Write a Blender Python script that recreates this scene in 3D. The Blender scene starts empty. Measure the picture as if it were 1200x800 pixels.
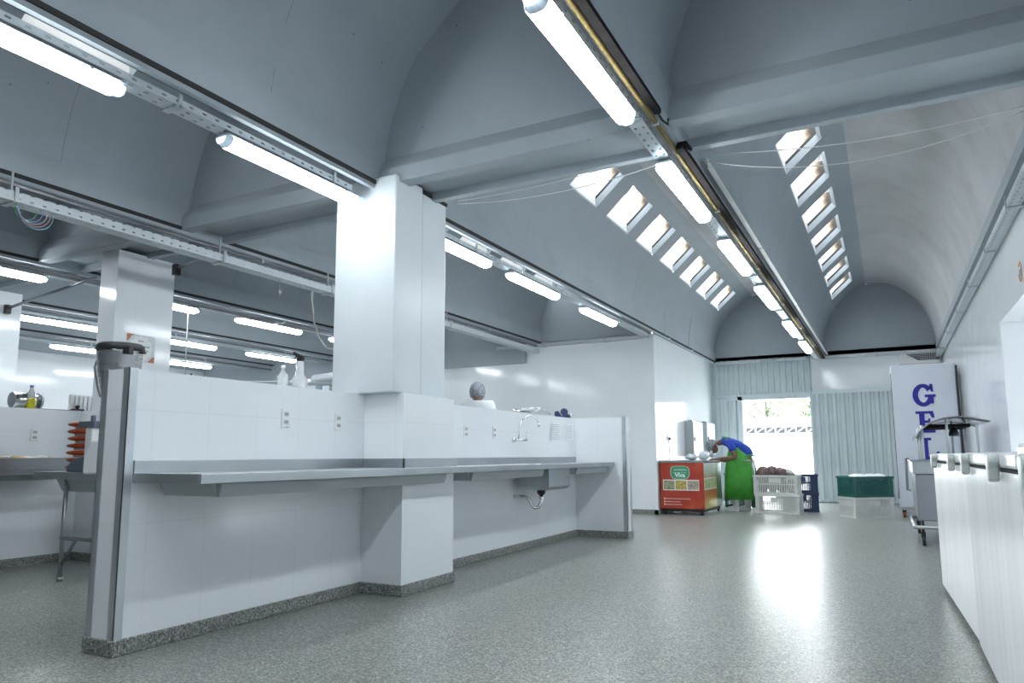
import bpy, bmesh, math, random
from mathutils import Vector, Matrix
PI = math.pi
C = bpy.context.scene.collection
S = bpy.context.scene
random.seed(7)

# ---------------------------------------------------------------- camera, world, exposure
cam_d = bpy.data.cameras.new('camera'); cam = bpy.data.objects.new('camera', cam_d); C.objects.link(cam)
cam_d.sensor_width = 36; cam_d.lens = 832.7/1200*36
cam_d.shift_x = -0.0046; cam_d.shift_y = 0.024
cam_d.clip_start = 0.05; cam_d.clip_end = 300
_y, _p, _r = -.4793, .12556, -.00441
_f = Vector((math.sin(_y)*math.cos(_p), math.cos(_y)*math.cos(_p), math.sin(_p)))
_ri = Vector((math.cos(_y), -math.sin(_y), 0)); _u = _ri.cross(_f)
_r2 = _ri*math.cos(_r)+_u*math.sin(_r); _u2 = -_ri*math.sin(_r)+_u*math.cos(_r)
M = Matrix((_r2, _u2, -_f)).transposed().to_4x4(); M.translation = Vector((0, 0, 1.0))
cam.matrix_world = M
S.camera = cam
S.view_settings.view_transform = 'Standard'; S.view_settings.look = 'None'
S.view_settings.gamma = 1; S.view_settings.use_curve_mapping = False
S.view_settings.exposure = 0.4
LAMP = 27.0
SKY = 12.0
w = bpy.data.worlds.new('sky'); S.world = w; w.use_nodes = True
bg = w.node_tree.nodes['Background']; bg.inputs[0].default_value = (0.93, 0.97, 1.0, 1); bg.inputs[1].default_value = SKY

# ---------------------------------------------------------------- materials
def mat(name, col, rough=.5, metal=0., spec=.5, emit=None, alpha=1., trans=0., coat=0.):
    m = bpy.data.materials.new(name); m.use_nodes = True
    b = m.node_tree.nodes['Principled BSDF']
    b.inputs['Base Color'].default_value = (*col, 1); b.inputs['Roughness'].default_value = rough
    b.inputs['Metallic'].default_value = metal; b.inputs['Specular IOR Level'].default_value = spec
    b.inputs['Transmission Weight'].default_value = trans; b.inputs['Coat Weight'].default_value = coat
    b.inputs['Alpha'].default_value = alpha
    if emit:
        b.inputs['Emission Color'].default_value = (*emit[0], 1); b.inputs['Emission Strength'].default_value = emit[1]
    return m
def N(m, t, **k):
    n = m.node_tree.nodes.new(t)
    for a, v in k.items(): setattr(n, a, v)
    return n
def lk(m, a, b): m.node_tree.links.new(a, b)
def bsdf(m): return m.node_tree.nodes['Principled BSDF']
def ramp(m, fac, stops):
    r = N(m, 'ShaderNodeValToRGB'); e = r.color_ramp.elements
    while len(e) < len(stops): e.new(.5)
    for i, (p, c) in enumerate(stops): e[i].position = p; e[i].color = (*c, 1) if len(c) == 3 else c
    lk(m, fac, r.inputs[0]); return r.outputs[0]
def noise(m, scale, detail=4, rough=.6, vec=None, coord='Object', sc=None):
    tc = N(m, 'ShaderNodeTexCoord'); n = N(m, 'ShaderNodeTexNoise')
    n.inputs['Scale'].default_value = scale; n.inputs['Detail'].default_value = detail; n.inputs['Roughness'].default_value = rough
    src = tc.outputs[coord]
    if sc:
        mp = N(m, 'ShaderNodeMapping'); mp.inputs['Scale'].default_value = sc; lk(m, src, mp.inputs[0]); src = mp.outputs[0]
    lk(m, src, n.inputs['Vector']); return n.outputs['Fac']
def mixc(m, fac, a, b, mode='MIX'):
    n = N(m, 'ShaderNodeMix', data_type='RGBA', blend_type=mode)
    for inp, v in ((n.inputs[0], fac), (n.inputs[6], a), (n.inputs[7], b)):
        if hasattr(v, 'links') or hasattr(v, 'is_output'): lk(m, v, inp)
        elif isinstance(v, (int, float)): inp.default_value = v
        else: inp.default_value = (*v, 1)
    return n.outputs[2]
def math_n(m, op, a, b=None, c=None):
    n = N(m, 'ShaderNodeMath', operation=op)
    for i, v in enumerate((a, b, c)):
        if v is None: continue
        if hasattr(v, 'is_output'): lk(m, v, n.inputs[i])
        else: n.inputs[i].default_value = v
    return n.outputs[0]
def bump(m, h, strength=.2, dist=.01):
    b = N(m, 'ShaderNodeBump'); b.inputs['Strength'].default_value = strength; b.inputs['Distance'].default_value = dist
    lk(m, h, b.inputs['Height']); lk(m, b.outputs[0], bsdf(m).inputs['Normal'])
def vary(name, col, d=.12, scale=3, **k):
    m = mat(name, col, **k)
    f = noise(m, scale)
    lk(m, ramp(m, f, [(.3, tuple(c*(1-d) for c in col)), (.7, tuple(min(1, c*(1+d)) for c in col))]), bsdf(m).inputs['Base Color'])
    return m

def paint_concrete(name, col, rough=.55, joints=True, dark=.1):
    m = mat(name, col, rough=rough, spec=.35)
    f = noise(m, 1.1, 6, .65)
    c = ramp(m, f, [(.3, tuple(v*(1-dark) for v in col)), (.7, tuple(v*(1+dark) for v in col))])
    # pits and small dark specks
    v = N(m, 'ShaderNodeTexVoronoi'); v.inputs['Scale'].default_value = 4.2
    tc = N(m, 'ShaderNodeTexCoord'); lk(m, tc.outputs['Object'], v.inputs['Vector'])
    spk = math_n(m, 'LESS_THAN', v.outputs['Distance'], .034)
    pick = N(m, 'ShaderNodeSeparateColor'); lk(m, v.outputs['Color'], pick.inputs[0])
    spk = math_n(m, 'MULTIPLY', spk, math_n(m, 'LESS_THAN', pick.outputs[0], .6))
    c = mixc(m, math_n(m, 'MULTIPLY', spk, .7), c, tuple(v_*.25 for v_ in col))
    if joints:
        s = N(m, 'ShaderNodeSeparateXYZ'); lk(m, tc.outputs['Object'], s.inputs[0])
        u = math_n(m, 'FRACT', math_n(m, 'MULTIPLY', math_n(m, 'ADD', s.outputs[1], 14.15), 1/1.235))
        line = math_n(m, 'LESS_THAN', u, .007)
        br = math_n(m, 'GREATER_THAN', noise(m, 1.7, 2), .47)
        c = mixc(m, math_n(m, 'MULTIPLY', math_n(m, 'MULTIPLY', line, br), .45), c, tuple(v_*.45 for v_ in col))
    lk(m, c, bsdf(m).inputs['Base Color'])
    bump(m, noise(m, 7, 8, .7), .25, .012)
    return m
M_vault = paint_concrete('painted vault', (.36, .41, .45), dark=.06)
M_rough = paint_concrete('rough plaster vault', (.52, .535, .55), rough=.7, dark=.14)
M_beam = paint_concrete('painted beam', (.35, .40, .435), joints=False)
M_gap = mat('shadow joint', (.03, .03, .03), rough=.9)

def tile(name, tw=.36, th=.60, off=(0, 0), col=(.86, .90, .93), joint=(.55, .59, .62), rough=.10):
    m = mat(name, col, rough=rough, spec=.5)
    uv = N(m, 'ShaderNodeUVMap')
    sp = N(m, 'ShaderNodeSeparateXYZ'); lk(m, uv.outputs[0], sp.inputs[0])
    def ln(o, size, offs, wdt):
        u = math_n(m, 'FRACT', math_n(m, 'MULTIPLY', math_n(m, 'ADD', o, 100*size-offs), 1/size))
        return math_n(m, 'LESS_THAN', u, wdt/size)
    a = ln(sp.outputs[0], tw, off[0], .0025); b = ln(sp.outputs[1], th, off[1], .0035)
    j = math_n(m, 'MAXIMUM', a, b)
    f = noise(m, .8, 3)
    base = ramp(m, f, [(.3, tuple(c*.97 for c in col)), (.7, tuple(min(1, c*1.02) for c in col))])
    # streaky wipe marks
    st = noise(m, 1., 4, .6, sc=(9, 9, .5))
    base = mixc(m, math_n(m, 'MULTIPLY', math_n(m, 'GREATER_THAN', st, .62), .03), base, tuple(c*.9 for c in col))
    lk(m, mixc(m, math_n(m, 'MULTIPLY', j, .32), base, joint), bsdf(m).inputs['Base Color'])
    h = math_n(m, 'ADD', math_n(m, 'MULTIPLY', j, -.6), math_n(m, 'MULTIPLY', noise(m, 2.2, 2), .35))
    bump(m, h, .12, .005)
    lk(m, ramp(m, noise(m, 3, 3), [(.3, (rough*.8,)*3), (.7, (rough*1.5,)*3)]), bsdf(m).inputs['Roughness'])
    return m
M_tile = tile('white glazed tile', off=(0, .05))
M_tile_r = tile('white glazed wall tile', tw=.45, th=.45, off=(.0, .06), joint=(.88, .91, .93))
M_clad = tile('white cladding', tw=5, th=5, off=(2.3, 2.3), rough=.28)
M_clad = vary('white column cladding', (.66, .71, .74), .03, 2, rough=.3)

def granite(name, k=1., rough=.22, stains=False):
    m = mat(name, (.3, .31, .3), rough=rough, spec=.5)
    tc = N(m, 'ShaderNodeTexCoord')
    v = N(m, 'ShaderNodeTexVoronoi'); v.inputs['Scale'].default_value = 130; lk(m, tc.outputs['Object'], v.inputs['Vector'])
    sc = N(m, 'ShaderNodeSeparateColor'); lk(m, v.outputs['Color'], sc.inputs[0])
    c = ramp(m, sc.outputs[0], [(0, (.09*k, .10*k, .10*k)), (.35, (.21*k, .225*k, .225*k)), (.7, (.32*k, .335*k, .33*k)), (1, (.58*k, .59*k, .56*k))])
    big = noise(m, .9, 6, .6)
    c = mixc(m, .5, c, ramp(m, big, [(.3, (.535, .55, .545)), (.7, (.59, .60, .59))]), 'MULTIPLY')
    c2 = mixc(m, 1., c, (1.12, 1.11, 1.07), 'MULTIPLY')
    if stains:
        geo = N(m, 'ShaderNodeNewGeometry')
        for (x, y, r) in ((-.51, 5.28, .09), (-.36, 4.05, .045), (-.46, 4.0, .03), (.06, 5.0, .05)):
            d = N(m, 'ShaderNodeVectorMath', operation='DISTANCE'); lk(m, geo.outputs['Position'], d.inputs[0]); d.inputs[1].default_value = (x, y, 0)
            wob = math_n(m, 'ADD', d.outputs['Value'], math_n(m, 'MULTIPLY', noise(m, 18, 2), .03))
            c2 = mixc(m, math_n(m, 'MULTIPLY', math_n(m, 'LESS_THAN', wob, r), .45), c2, (.09, .10, .09))
        # a few long thin scratches
        for (ang, off_, per) in ((.35, .3, 2.9), (-.5, 1.1, 3.7), (1.25, .2, 4.3), (.1, 2.0, 5.1)):
            mp = N(m, 'ShaderNodeMapping'); mp.inputs['Rotation'].default_value = (0, 0, ang); lk(m, geo.outputs['Position'], mp.inputs[0])
            sx = N(m, 'ShaderNodeSeparateXYZ'); lk(m, mp.outputs[0], sx.inputs[0])
            u = math_n(m, 'ADD', sx.outputs[0], math_n(m, 'MULTIPLY', noise(m, .6, 1), .5))
            u = math_n(m, 'FRACT', math_n(m, 'MULTIPLY', math_n(m, 'ADD', u, 60+off_), 1/per))
            ln_ = math_n(m, 'MULTIPLY', math_n(m, 'LESS_THAN', u, .0035/per), math_n(m, 'GREATER_THAN', noise(m, .55, 1), .52))
            c2 = mixc(m, math_n(m, 'MULTIPLY', ln_, .35), c2, (.62, .64, .63))
    lk(m, c2, bsdf(m).inputs['Base Color'])
    return m
M_floor = granite('polished granolithic floor', 1.04, .285, True)
M_skirt = granite('granolithic skirting', .95, .45)

def steel(name, col=(.60, .63, .64), rough=.28, sc=(.3, .5, 14)):
    m = mat(name, col, rough=rough, metal=1.)
    f = noise(m, 3, 3, .6, sc=sc)
    lk(m, ramp(m, f, [(.3, (rough*.9,)*3), (.7, (rough*1.3,)*3)]), bsdf(m).inputs['Roughness'])
    g = noise(m, 1.2, 3)
    lk(m, ramp(m, g, [(.3, tuple(c*.82 for c in col)), (.7, tuple(min(1, c*1.1) for c in col))]), bsdf(m).inputs['Base Color'])
    return m
M_steel = steel('brushed stainless steel', (.50, .53, .55), .33)
M_steeld = steel('dark stainless steel', (.30, .31, .33), .35)
M_chrome = mat('chrome', (.75, .77, .78), .12, 1.)
M_alu = steel('satin aluminium corner strip', (.66, .70, .73), .38, (60, 60, 1))
M_galv = vary('galvanised sheet', (.50, .55, .58), .1, 5, rough=.5, metal=.3)
M_rail = vary('grey painted steel section', (.42, .47, .49), .06, 3, rough=.45)
M_black = mat('black plastic', (.02, .02, .022), .45)
M_dark = vary('dark oxidised steel', (.018, .016, .016), .3, 9, rough=.9, spec=.08)
M_yellow = vary('yellow painted gas pipe', (.24, .165, .045), .3, 8, rough=.8)
M_white = mat('white enamel', (.80, .83, .85), .28)
M_whitep = mat('white plastic', (.82, .84, .84), .35)
M_bluegrey = mat('blue grey plastic', (.10, .13, .18), .4)
M_navy = mat('navy plastic', (.018, .035, .10), .4)
M_teal = mat('dark green plastic', (.012, .115, .10), .35)
M_crate = vary('white crate plastic', (.70, .72, .70), .06, 6, rough=.4)
M_orange = mat('orange plastic', (.42, .06, .01), .4)
M_blueletter = mat('blue vinyl lettering', (.025, .02, .30), .4)
M_sheet = vary('pale green grey corrugated sheet', (.55, .63, .65), .05, 2, rough=.45)
M_frame = mat('pale grey door frame', (.62, .70, .73), .45)
M_wire = mat('white cable', (.75, .77, .78), .5)
M_cord = mat('twisted grey cord', (.42, .41, .38), .7)

def perforated(name, col=(.58, .63, .66)):
    """slotted cable tray sheet: real openings through the sheet, laid out on the sheet's own metre coordinates"""
    m = mat(name, col, .42, .35)
    uv = N(m, 'ShaderNodeUVMap'); sp = N(m, 'ShaderNodeSeparateXYZ'); lk(m, uv.outputs[0], sp.inputs[0])
    def band(o, per, off, lo, hi):
        u = math_n(m, 'FRACT', math_n(m, 'MULTIPLY', math_n(m, 'ADD', o, 50*per+off), 1/per))
        return math_n(m, 'MULTIPLY', math_n(m, 'GREATER_THAN', u, lo), math_n(m, 'LESS_THAN', u, hi))
    a = math_n(m, 'MULTIPLY', band(sp.outputs[0], .09, 0, .3, .62), band(sp.outputs[1], .05, 0, .36, .62))
    lk(m, math_n(m, 'SUBTRACT', 1., a), bsdf(m).inputs['Alpha'])
    return m
M_perf = perforated('slotted galvanised tray')

def stained_kerb():
    m = mat('weathered kerb render', (.80, .78, .74), .8)
    tc = N(m, 'ShaderNodeTexCoord'); s = N(m, 'ShaderNodeSeparateXYZ'); lk(m, tc.outputs['Object'], s.inputs[0])
    # mould and rust growing from the crown side and the top edge of the kerb
    g = math_n(m, 'ADD', math_n(m, 'MULTIPLY', s.outputs[0], 2.7), math_n(m, 'MULTIPLY', s.outputs[2], .12))
    g = math_n(m, 'ADD', g, math_n(m, 'MULTIPLY', noise(m, 7, 6, .7), .42))
    c = ramp(m, g, [(.50, (.84, .84, .82)), (.66, (.50, .43, .34)), (.80, (.20, .15, .10)), (.92, (.03, .025, .02))])
    lk(m, c, bsdf(m).inputs['Base Color']); return m
M_kerb = stained_kerb()

# ---------------------------------------------------------------- mesh builder
class MB:
    def __init__(s): s.bm = bmesh.new()
    def face(s, co, m=0):
        f = s.bm.faces.new([s.bm.verts.new(c) for c in co]); f.material_index = m; return f
    def hexa(s, lo, hi, m=0):
        """lo and hi: four corners each, same winding (counter-clockwise seen from hi)"""
        a = [s.bm.verts.new(c) for c in lo]; b = [s.bm.verts.new(c) for c in hi]; n = len(a)
        fs = [s.bm.faces.new(a[::-1]), s.bm.faces.new(b)]
        for i in range(n): fs.append(s.bm.faces.new((a[i], a[(i+1) % n], b[(i+1) % n], b[i])))
        for f in fs: f.material_index = m
        return s
    def box(s, x0, x1, y0, y1, z0, z1, m=0):
        return s.hexa([(x0, y0, z0), (x1, y0, z0), (x1, y1, z0), (x0, y1, z0)], [(x0, y0, z1), (x1, y0, z1), (x1, y1, z1), (x0, y1, z1)], m)
    def prism(s, pts, axis, a, b, m=0):
        """extrude a 2D outline along an axis; pts are (y,z) for x, (x,z) for y, (x,y) for z"""
        def P(p, t): return (t, p[0], p[1]) if axis == 'x' else (p[0], t, p[1]) if axis == 'y' else (p[0], p[1], t)
        s.hexa([P(p, a) for p in pts], [P(p, b) for p in pts], m); return s
    def tube(s, pts, r, seg=8, m=0, caps=True):
        pts = [Vector(p) for p in pts]; n = len(pts); rings = []
        rr = r if isinstance(r, (list, tuple)) else [r]*n
        up = None
        for i, p in enumerate(pts):
            t = (pts[min(i+1, n-1)]-pts[max(i-1, 0)]).normalized()
            if up is None:
                up = Vector((0, 0, 1)) if abs(t.z) < .9 else Vector((1, 0, 0))
            up = (up - t*up.dot(t)).normalized(); sd = t.cross(up)
            rings.append([s.bm.verts.new(p+(up*math.cos(2*PI*k/seg)+sd*math.sin(2*PI*k/seg))*rr[i]) for k in range(seg)])
        for i in range(n-1):
            for k in range(seg):
                f = s.bm.faces.new((rings[i][k], rings[i][(k+1) % seg], rings[i+1][(k+1) % seg], rings[i+1][k])); f.material_index = m; f.smooth = True
        if caps:
            for R in (rings[0][::-1], rings[-1]): f = s.bm.faces.new(R); f.material_index = m
        return s
    def lathe(s, prof, c=(0, 0, 0), seg=24, m=0, sx=1, sy=1):
        rings = []
        for (r, z) in prof:
            rings.append([s.bm.verts.new((c[0]+max(r, 1e-4)*sx*math.cos(2*PI*k/seg), c[1]+max(r, 1e-4)*sy*math.sin(2*PI*k/seg), c[2]+z)) for k in range(seg)])
        for i in range(len(rings)-1):
            for k in range(seg):
                f = s.bm.faces.new((rings[i][k], rings[i][(k+1) % seg], rings[i+1][(k+1) % seg], rings[i+1][k])); f.material_index = m; f.smooth = True
        return s
    def grid(s, rows, m=0, smooth=True):
        V = [[s.bm.verts.new(p) for p in r] for r in rows]
        for i in range(len(V)-1):
            for k in range(len(V[i])-1):
                f = s.bm.faces.new((V[i][k], V[i+1][k], V[i+1][k+1], V[i][k+1])); f.material_index = m; f.smooth = smooth
        return s
    def ball(s, c, rx, ry=None, rz=None, seg=16, m=0):
        ry = ry or rx; rz = rz or rx; prof = [(math.sin(PI*i/10), -math.cos(PI*i/10)) for i in range(11)]
        rings = [[s.bm.verts.new((c[0]+rx*max(r, 1e-3)*math.cos(2*PI*k/seg), c[1]+ry*max(r, 1e-3)*math.sin(2*PI*k/seg), c[2]+rz*z)) for k in range(seg)] for r, z in prof]
        for i in range(10):
            for k in range(seg):
                f = s.bm.faces.new((rings[i][k], rings[i][(k+1) % seg], rings[i+1][(k+1) % seg], rings[i+1][k])); f.material_index = m; f.smooth = True
        return s
    def build(s, name, mats, parent=None, off=None, bevel=0., weld=False, noise_amp=0., kind=None, label=None, solid=0., uvswap=False, subsurf=0):
        bm = s.bm
        if weld: bmesh.ops.remove_doubles(bm, verts=bm.verts, dist=1e-4)
        bmesh.ops.recalc_face_normals(bm, faces=bm.faces) if not solid else None
        uvl = bm.loops.layers.uv.new('UVMap')
        for f in bm.faces:
            n = f.normal; ax = max(range(3), key=lambda i: abs(n[i]))
            for l in f.loops:
                c = l.vert.co
                u, v = ((c.y, c.z) if ax == 0 else (c.x, c.z) if ax == 1 else (c.x, c.y))
                if uvswap and ax == 2: u, v = v, u
                l[uvl].uv = (u, v)
        if off is not None:
            bmesh.ops.translate(bm, verts=bm.verts, vec=-Vector(off))
        me = bpy.data.meshes.new(name); bm.to_mesh(me); bm.free()
        for mm in (mats if isinstance(mats, (list, tuple)) else [mats]): me.materials.append(mm)
        o = bpy.data.objects.new(name, me); C.objects.link(o)
        if parent: o.parent = parent
        if kind: o['kind'] = kind
        if label: o['label'] = label
        if solid:
            md = o.modifiers.new('thickness', 'SOLIDIFY'); md.thickness = solid; md.offset = 0
        if bevel:
            md = o.modifiers.new('edge', 'BEVEL'); md.width = bevel; md.segments = 2; md.limit_method = 'ANGLE'
        if subsurf:
            md = o.modifiers.new('soft', 'SUBSURF'); md.levels = subsurf; md.render_levels = subsurf
        return o
def struct(name, mb, mats, **k): return mb.build(name, mats, kind='structure', **k)
def thing(name, label, cat, loc=(0, 0, 0), rz=0., group=None, kind=None):
    o = bpy.data.objects.new(name, None); C.objects.link(o); o.empty_display_size = .1
    o.location = loc; o.rotation_euler = (0, 0, rz)
    if kind: o['kind'] = kind
    if label: o['label'] = label
    if cat: o['category'] = cat
    if group: o['group'] = group
    return o
def tag(o, label, cat, group=None):
    o['label'] = label; o['category'] = cat
    if group: o['group'] = group
    return o
def dup(root, loc=None, rz=None, label=None, group=None):
    def cp(o, par):
        c = o.copy(); C.objects.link(c); c.parent = par
        for ch in kids.get(o, []): cp(ch, c)
        return c
    kids = {}
    for o in list(C.objects):
        if o.parent: kids.setdefault(o.parent, []).append(o)
    c = cp(root, root.parent)
    if loc is not None: c.location = loc
    if rz is not None: c.rotation_euler = (0, 0, rz)
    if label: c['label'] = label
    if group: c['group'] = group
    return c
# ---------------------------------------------------------------- large structure
ZS, RISE, HW = 3.13, 1.46, 1.06                       # vault springing, rise and half width
VAL = [-1.23, -3.54, -5.84, -8.14, -10.44, -12.74]     # valley beams between the barrel vaults
XR, XL, YB, YF, YK = 1.06, -14.95, -3.2, 16.5, 12.0    # right wall, left wall, wall behind, far wall, kitchen back wall
Y0, Y1 = 4.24, 4.78                                    # cross beam
def bay_x(i):                                          # bay i lies to the right of valley i-1
    r = XR if i == 0 else VAL[i-1]; l = VAL[i] if i < len(VAL) else XL
    return (l+r)/2
FAR = [7.40+1.235*i for i in range(7)]; NEAR = [2.62-1.235*i for i in range(2)]
HL = .87                                               # skylight length
OX0, OX1 = -.76, -.37                                  # skylight span across the vault, from its centre line

m = MB(); m.box(XL-.2, XR+.6, YB-.2, YF+.15, -.12, 0); struct('floor', m, M_floor)
m = MB(); m.box(-40, 30, YF+.15, 60, -.16, -.02); struct('ground_outside', m, vary('pale concrete yard', (.62, .63, .60), .08, 2, rough=.8))

def stretch(x, xc, k):
    d = x-xc
    return xc+(.6+(d-.6)*1.13 if (k and d > .6) else d)
def vault(mb, xc, ya, yb, holes, rough, wide=False):
    ts = [PI*i/36 for i in range(37)]
    for ox in (OX0, OX1, -.14):
        t = math.acos(-ox/HW); j = min(range(37), key=lambda q: abs(ts[q]-t)); ts[j] = t
    pts = [(xc-HW*math.cos(t), ZS+RISE*math.sin(t)) for t in ts]
    za, zb = (ZS+RISE*math.sin(math.acos(-o/HW)) for o in (OX0, OX1))
    pts = [(x, za+(x-xc-OX0)/(OX1-OX0)*(zb-za)) if OX0 <= x-xc <= OX1 else (x, z) for x, z in pts]
    ys = sorted(set([ya, yb]+[h for h in holes]+[h+HL for h in holes]))
    pts = [(stretch(x, xc, wide), z) for x, z in pts]
    V = [[mb.bm.verts.new((x, y, z)) for (x, z) in pts] for y in ys]
    for i in range(len(ys)-1):
        ym = (ys[i]+ys[i+1])/2
        for k in range(36):
            xm = (pts[k][0]+pts[k+1][0])/2-xc
            if any(h < ym < h+HL for h in holes) and OX0 < xm < OX1: continue
            f = mb.bm.faces.new((V[i][k], V[i][k+1], V[i+1][k+1], V[i+1][k])); f.smooth = True
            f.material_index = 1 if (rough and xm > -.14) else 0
def tympanum(mb, xc, y, wide=False, z0=ZS):
    ts = [PI*i/36 for i in range(37)]
    pts = [(stretch(xc-HW*math.cos(t), xc, wide), y, ZS+RISE*math.sin(t)) for t in ts]
    mb.face(pts+[(pts[-1][0], y, z0-.02), (xc-HW, y, z0-.02)])
m = MB(); sky_spots = []
for i in range(7):
    xc = bay_x(i); yend = YF if i < 2 else YK
    far = [y for y in FAR if y+HL < yend]
    vault(m, xc, YB, Y0+.1, NEAR, False, i > 1); vault(m, xc, Y1-.03, yend, far, i < 2, i > 1)
    sky_spots += [(xc, y) for y in far+NEAR]
m.build('ceiling', [M_vault, M_rough], kind='structure')
m = MB()
for i in range(7):
    xc = bay_x(i)
    k = i > 1
    tympanum(m, xc, Y0+.1, k); tympanum(m, xc, Y1-.03, k); tympanum(m, xc, YB, k); tympanum(m, xc, YF if i < 2 else YK, k)
struct('wall_ceiling_ends', m, M_vault)
# outer roof skin: keeps daylight out everywhere but through the skylight wells
m = MB()
for i in range(7):
    xc = bay_x(i); yend = YF+.15 if i < 2 else YK+.3
    m.box(xc+OX1+.10, xc+2.3+OX0-.10 if i else XR+.2, YB-.2, yend, 4.72, 4.80)
m.box(XL-.3, bay_x(6)+OX0-.10, YB-.2, YK+.3, 4.72, 4.80)
for i in range(7):
    xc = bay_x(i); yend = YF+.15 if i < 2 else YK+.3
    far = [y for y in FAR if y+HL < (YF if i < 2 else YK)]
    hs = sorted(far+NEAR); prev = YB-.2
    for h in hs+[None]:
        b = h if h is not None else yend
        m.box(xc+OX0-.10, xc+OX1+.10, prev, b, 4.72, 4.80)
        prev = b+HL
struct('roof', m, M_rough)

# skylight wells: a splayed reveal through the shell, a dark joint, then the weathered kerb open to the sky
def sky_well():
    r = thing('window_1', None, None, kind='structure')
    _zs = lambda ox: ZS+RISE*math.sin(math.acos(-ox/HW))
    zs = lambda ox: _zs(OX0)+(ox-OX0)/(OX1-OX0)*(_zs(OX1)-_zs(OX0))
    a0, a1 = OX0, OX1; b0, b1 = OX0+.0, OX1-.05; z0, z1 = zs(OX0), zs(OX1); H = .10
    lo = [(a0, 0, z0), (a1, 0, z1), (a1, HL, z1), (a0, HL, z0)]
    hi = [(b0, .03, z0+H), (b1, .03, z1+H), (b1, HL-.02, z1+H), (b0, HL-.02, z0+H)]
    m = MB()
    nseg = 6
    for (p, q) in ((0, 1), (2, 3)):                    # the two reveals that follow the curve
        rows_lo = []; rows_hi = []
        for t in range(nseg+1):
            u = t/nseg; ox = lo[p][0]*(1-u)+lo[q][0]*u
            rows_lo.append((ox, lo[p][1], zs(ox))); hx = hi[p][0]*(1-u)+hi[q][0]*u
            rows_hi.append((hx, hi[p][1], zs(max(-1.05, hx))+H))
        m.grid([rows_lo, rows_hi], smooth=False)
    for (p, q) in ((1, 2), (3, 0)):
        hh = H if p == 1 else .025
        m.face([lo[p], lo[q], (hi[q][0], hi[q][1], zs(hi[q][0])+hh), (hi[p][0], hi[p][1], zs(hi[p][0])+hh)])
    o = m.build('window_reveal', M_beam, r); o['kind'] = 'structure'
    m = MB(); zc = lambda x: zs(x)+H
    for k in range(6):
        xa = b0+(b1-b0)*k/6; xb = b0+(b1-b0)*(k+1)/6
        for yy in (.03, HL-.02):
            s_ = .012 if yy > .1 else -.012
            m.face([(xa, yy+s_, zc(xa)-.003), (xb, yy+s_, zc(xb)-.003), (xb, yy+s_, zc(xb)+.05), (xa, yy+s_, zc(xa)+.05)])
            m.face([(xa, yy, zc(xa)), (xb, yy, zc(xb)), (xb, yy+s_, zc(xb)), (xa, yy+s_, zc(xa))])
    o = m.build('window_seal', M_gap, r); o['kind'] = 'structure'
    m = MB(); T = 4.82; e0, e1, f0, f1 = b0-.02, b1+.02, .01, HL
    for yy in (f0, f1):
        pts = [(e0+(e1-e0)*k/6, yy) for k in range(7)]
        m.grid([[(x, y, zc(min(b1, max(b0, x)))+.048) for x, y in pts], [(x, y, T) for x, y in pts]], smooth=False)
    m.face([(b0, f0, zs(b0)+.025), (b0, f1, zs(b0)+.025), (b0, f1, T), (b0, f0, T)])
    m.face([(e1, f0, zc(b1)-.0), (e1, f1, zc(b1)-.0), (e1, f1, T), (e1, f0, T)])
    # outer jacket of the kerb above the roof
    o = m.build('window_kerb', M_kerb, r, off=(e0+.05, 0, 4.2)); o['kind'] = 'structure'
    o.location = (e0+.05, 0, 4.2)
    return r
well = sky_well()
for k, (x, y) in enumerate(sky_spots):
    r = well if k == 0 else dup(well)
    r.location = (x, y, 0); r.name = 'window_%d' % (k+1)

# valley beams, each with a lighter lip and a dark joint beside it
for i, vx in enumerate(VAL):
    yend = YF if i < 2 else YK+.2; l = -.07 if i == 0 else .07
    m = MB(); m.prism([(vx+.08, 3.07), (vx+.12, 3.07), (vx+.13, 3.34), (vx-.05, 3.34), (vx-.03, 3.15)] if i else [(vx+l, 3.06), (vx+.10, 3.06), (vx+.10, 3.10), (vx+.12, 3.12), (vx+.13, 3.34), (vx-.11, 3.34), (vx-.10, 3.15 if i else 3.17), (vx+l-.02, 3.09)], 'y', YB, yend)
    struct('beam', m, M_beam)
    if i:
        m = MB(); m.box(vx+.121, vx+.135, YB, Y0, 3.10, 3.13); m.box(vx+.121, vx+.135, Y1, yend, 3.10, 3.13)
        struct('trim_%d' % (i+1), m, M_gap)
# cross beam pair with a recessed soffit
m = MB()
m.prism([(Y0, 3.10), (Y0+.13, 3.10), (Y0+.13, 3.165), (Y1-.07, 3.165), (Y1-.07, 3.10), (Y1, 3.10), (Y1, 3.24), (Y1-.04, 3.32), (Y0+.12, 3.38), (Y0, 3.22)], 'x', XL, XR)
struct('beam_across', m, M_beam, bevel=.006)

m = MB(); m.box(.968, XR+.02, YB, YF, 3.13, 3.25); m.box(XL-.02, bay_x(6)-HW+.02, YB, YK, 3.10, 3.4)
struct('beam_wall_edge', m, M_vault)
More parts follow.
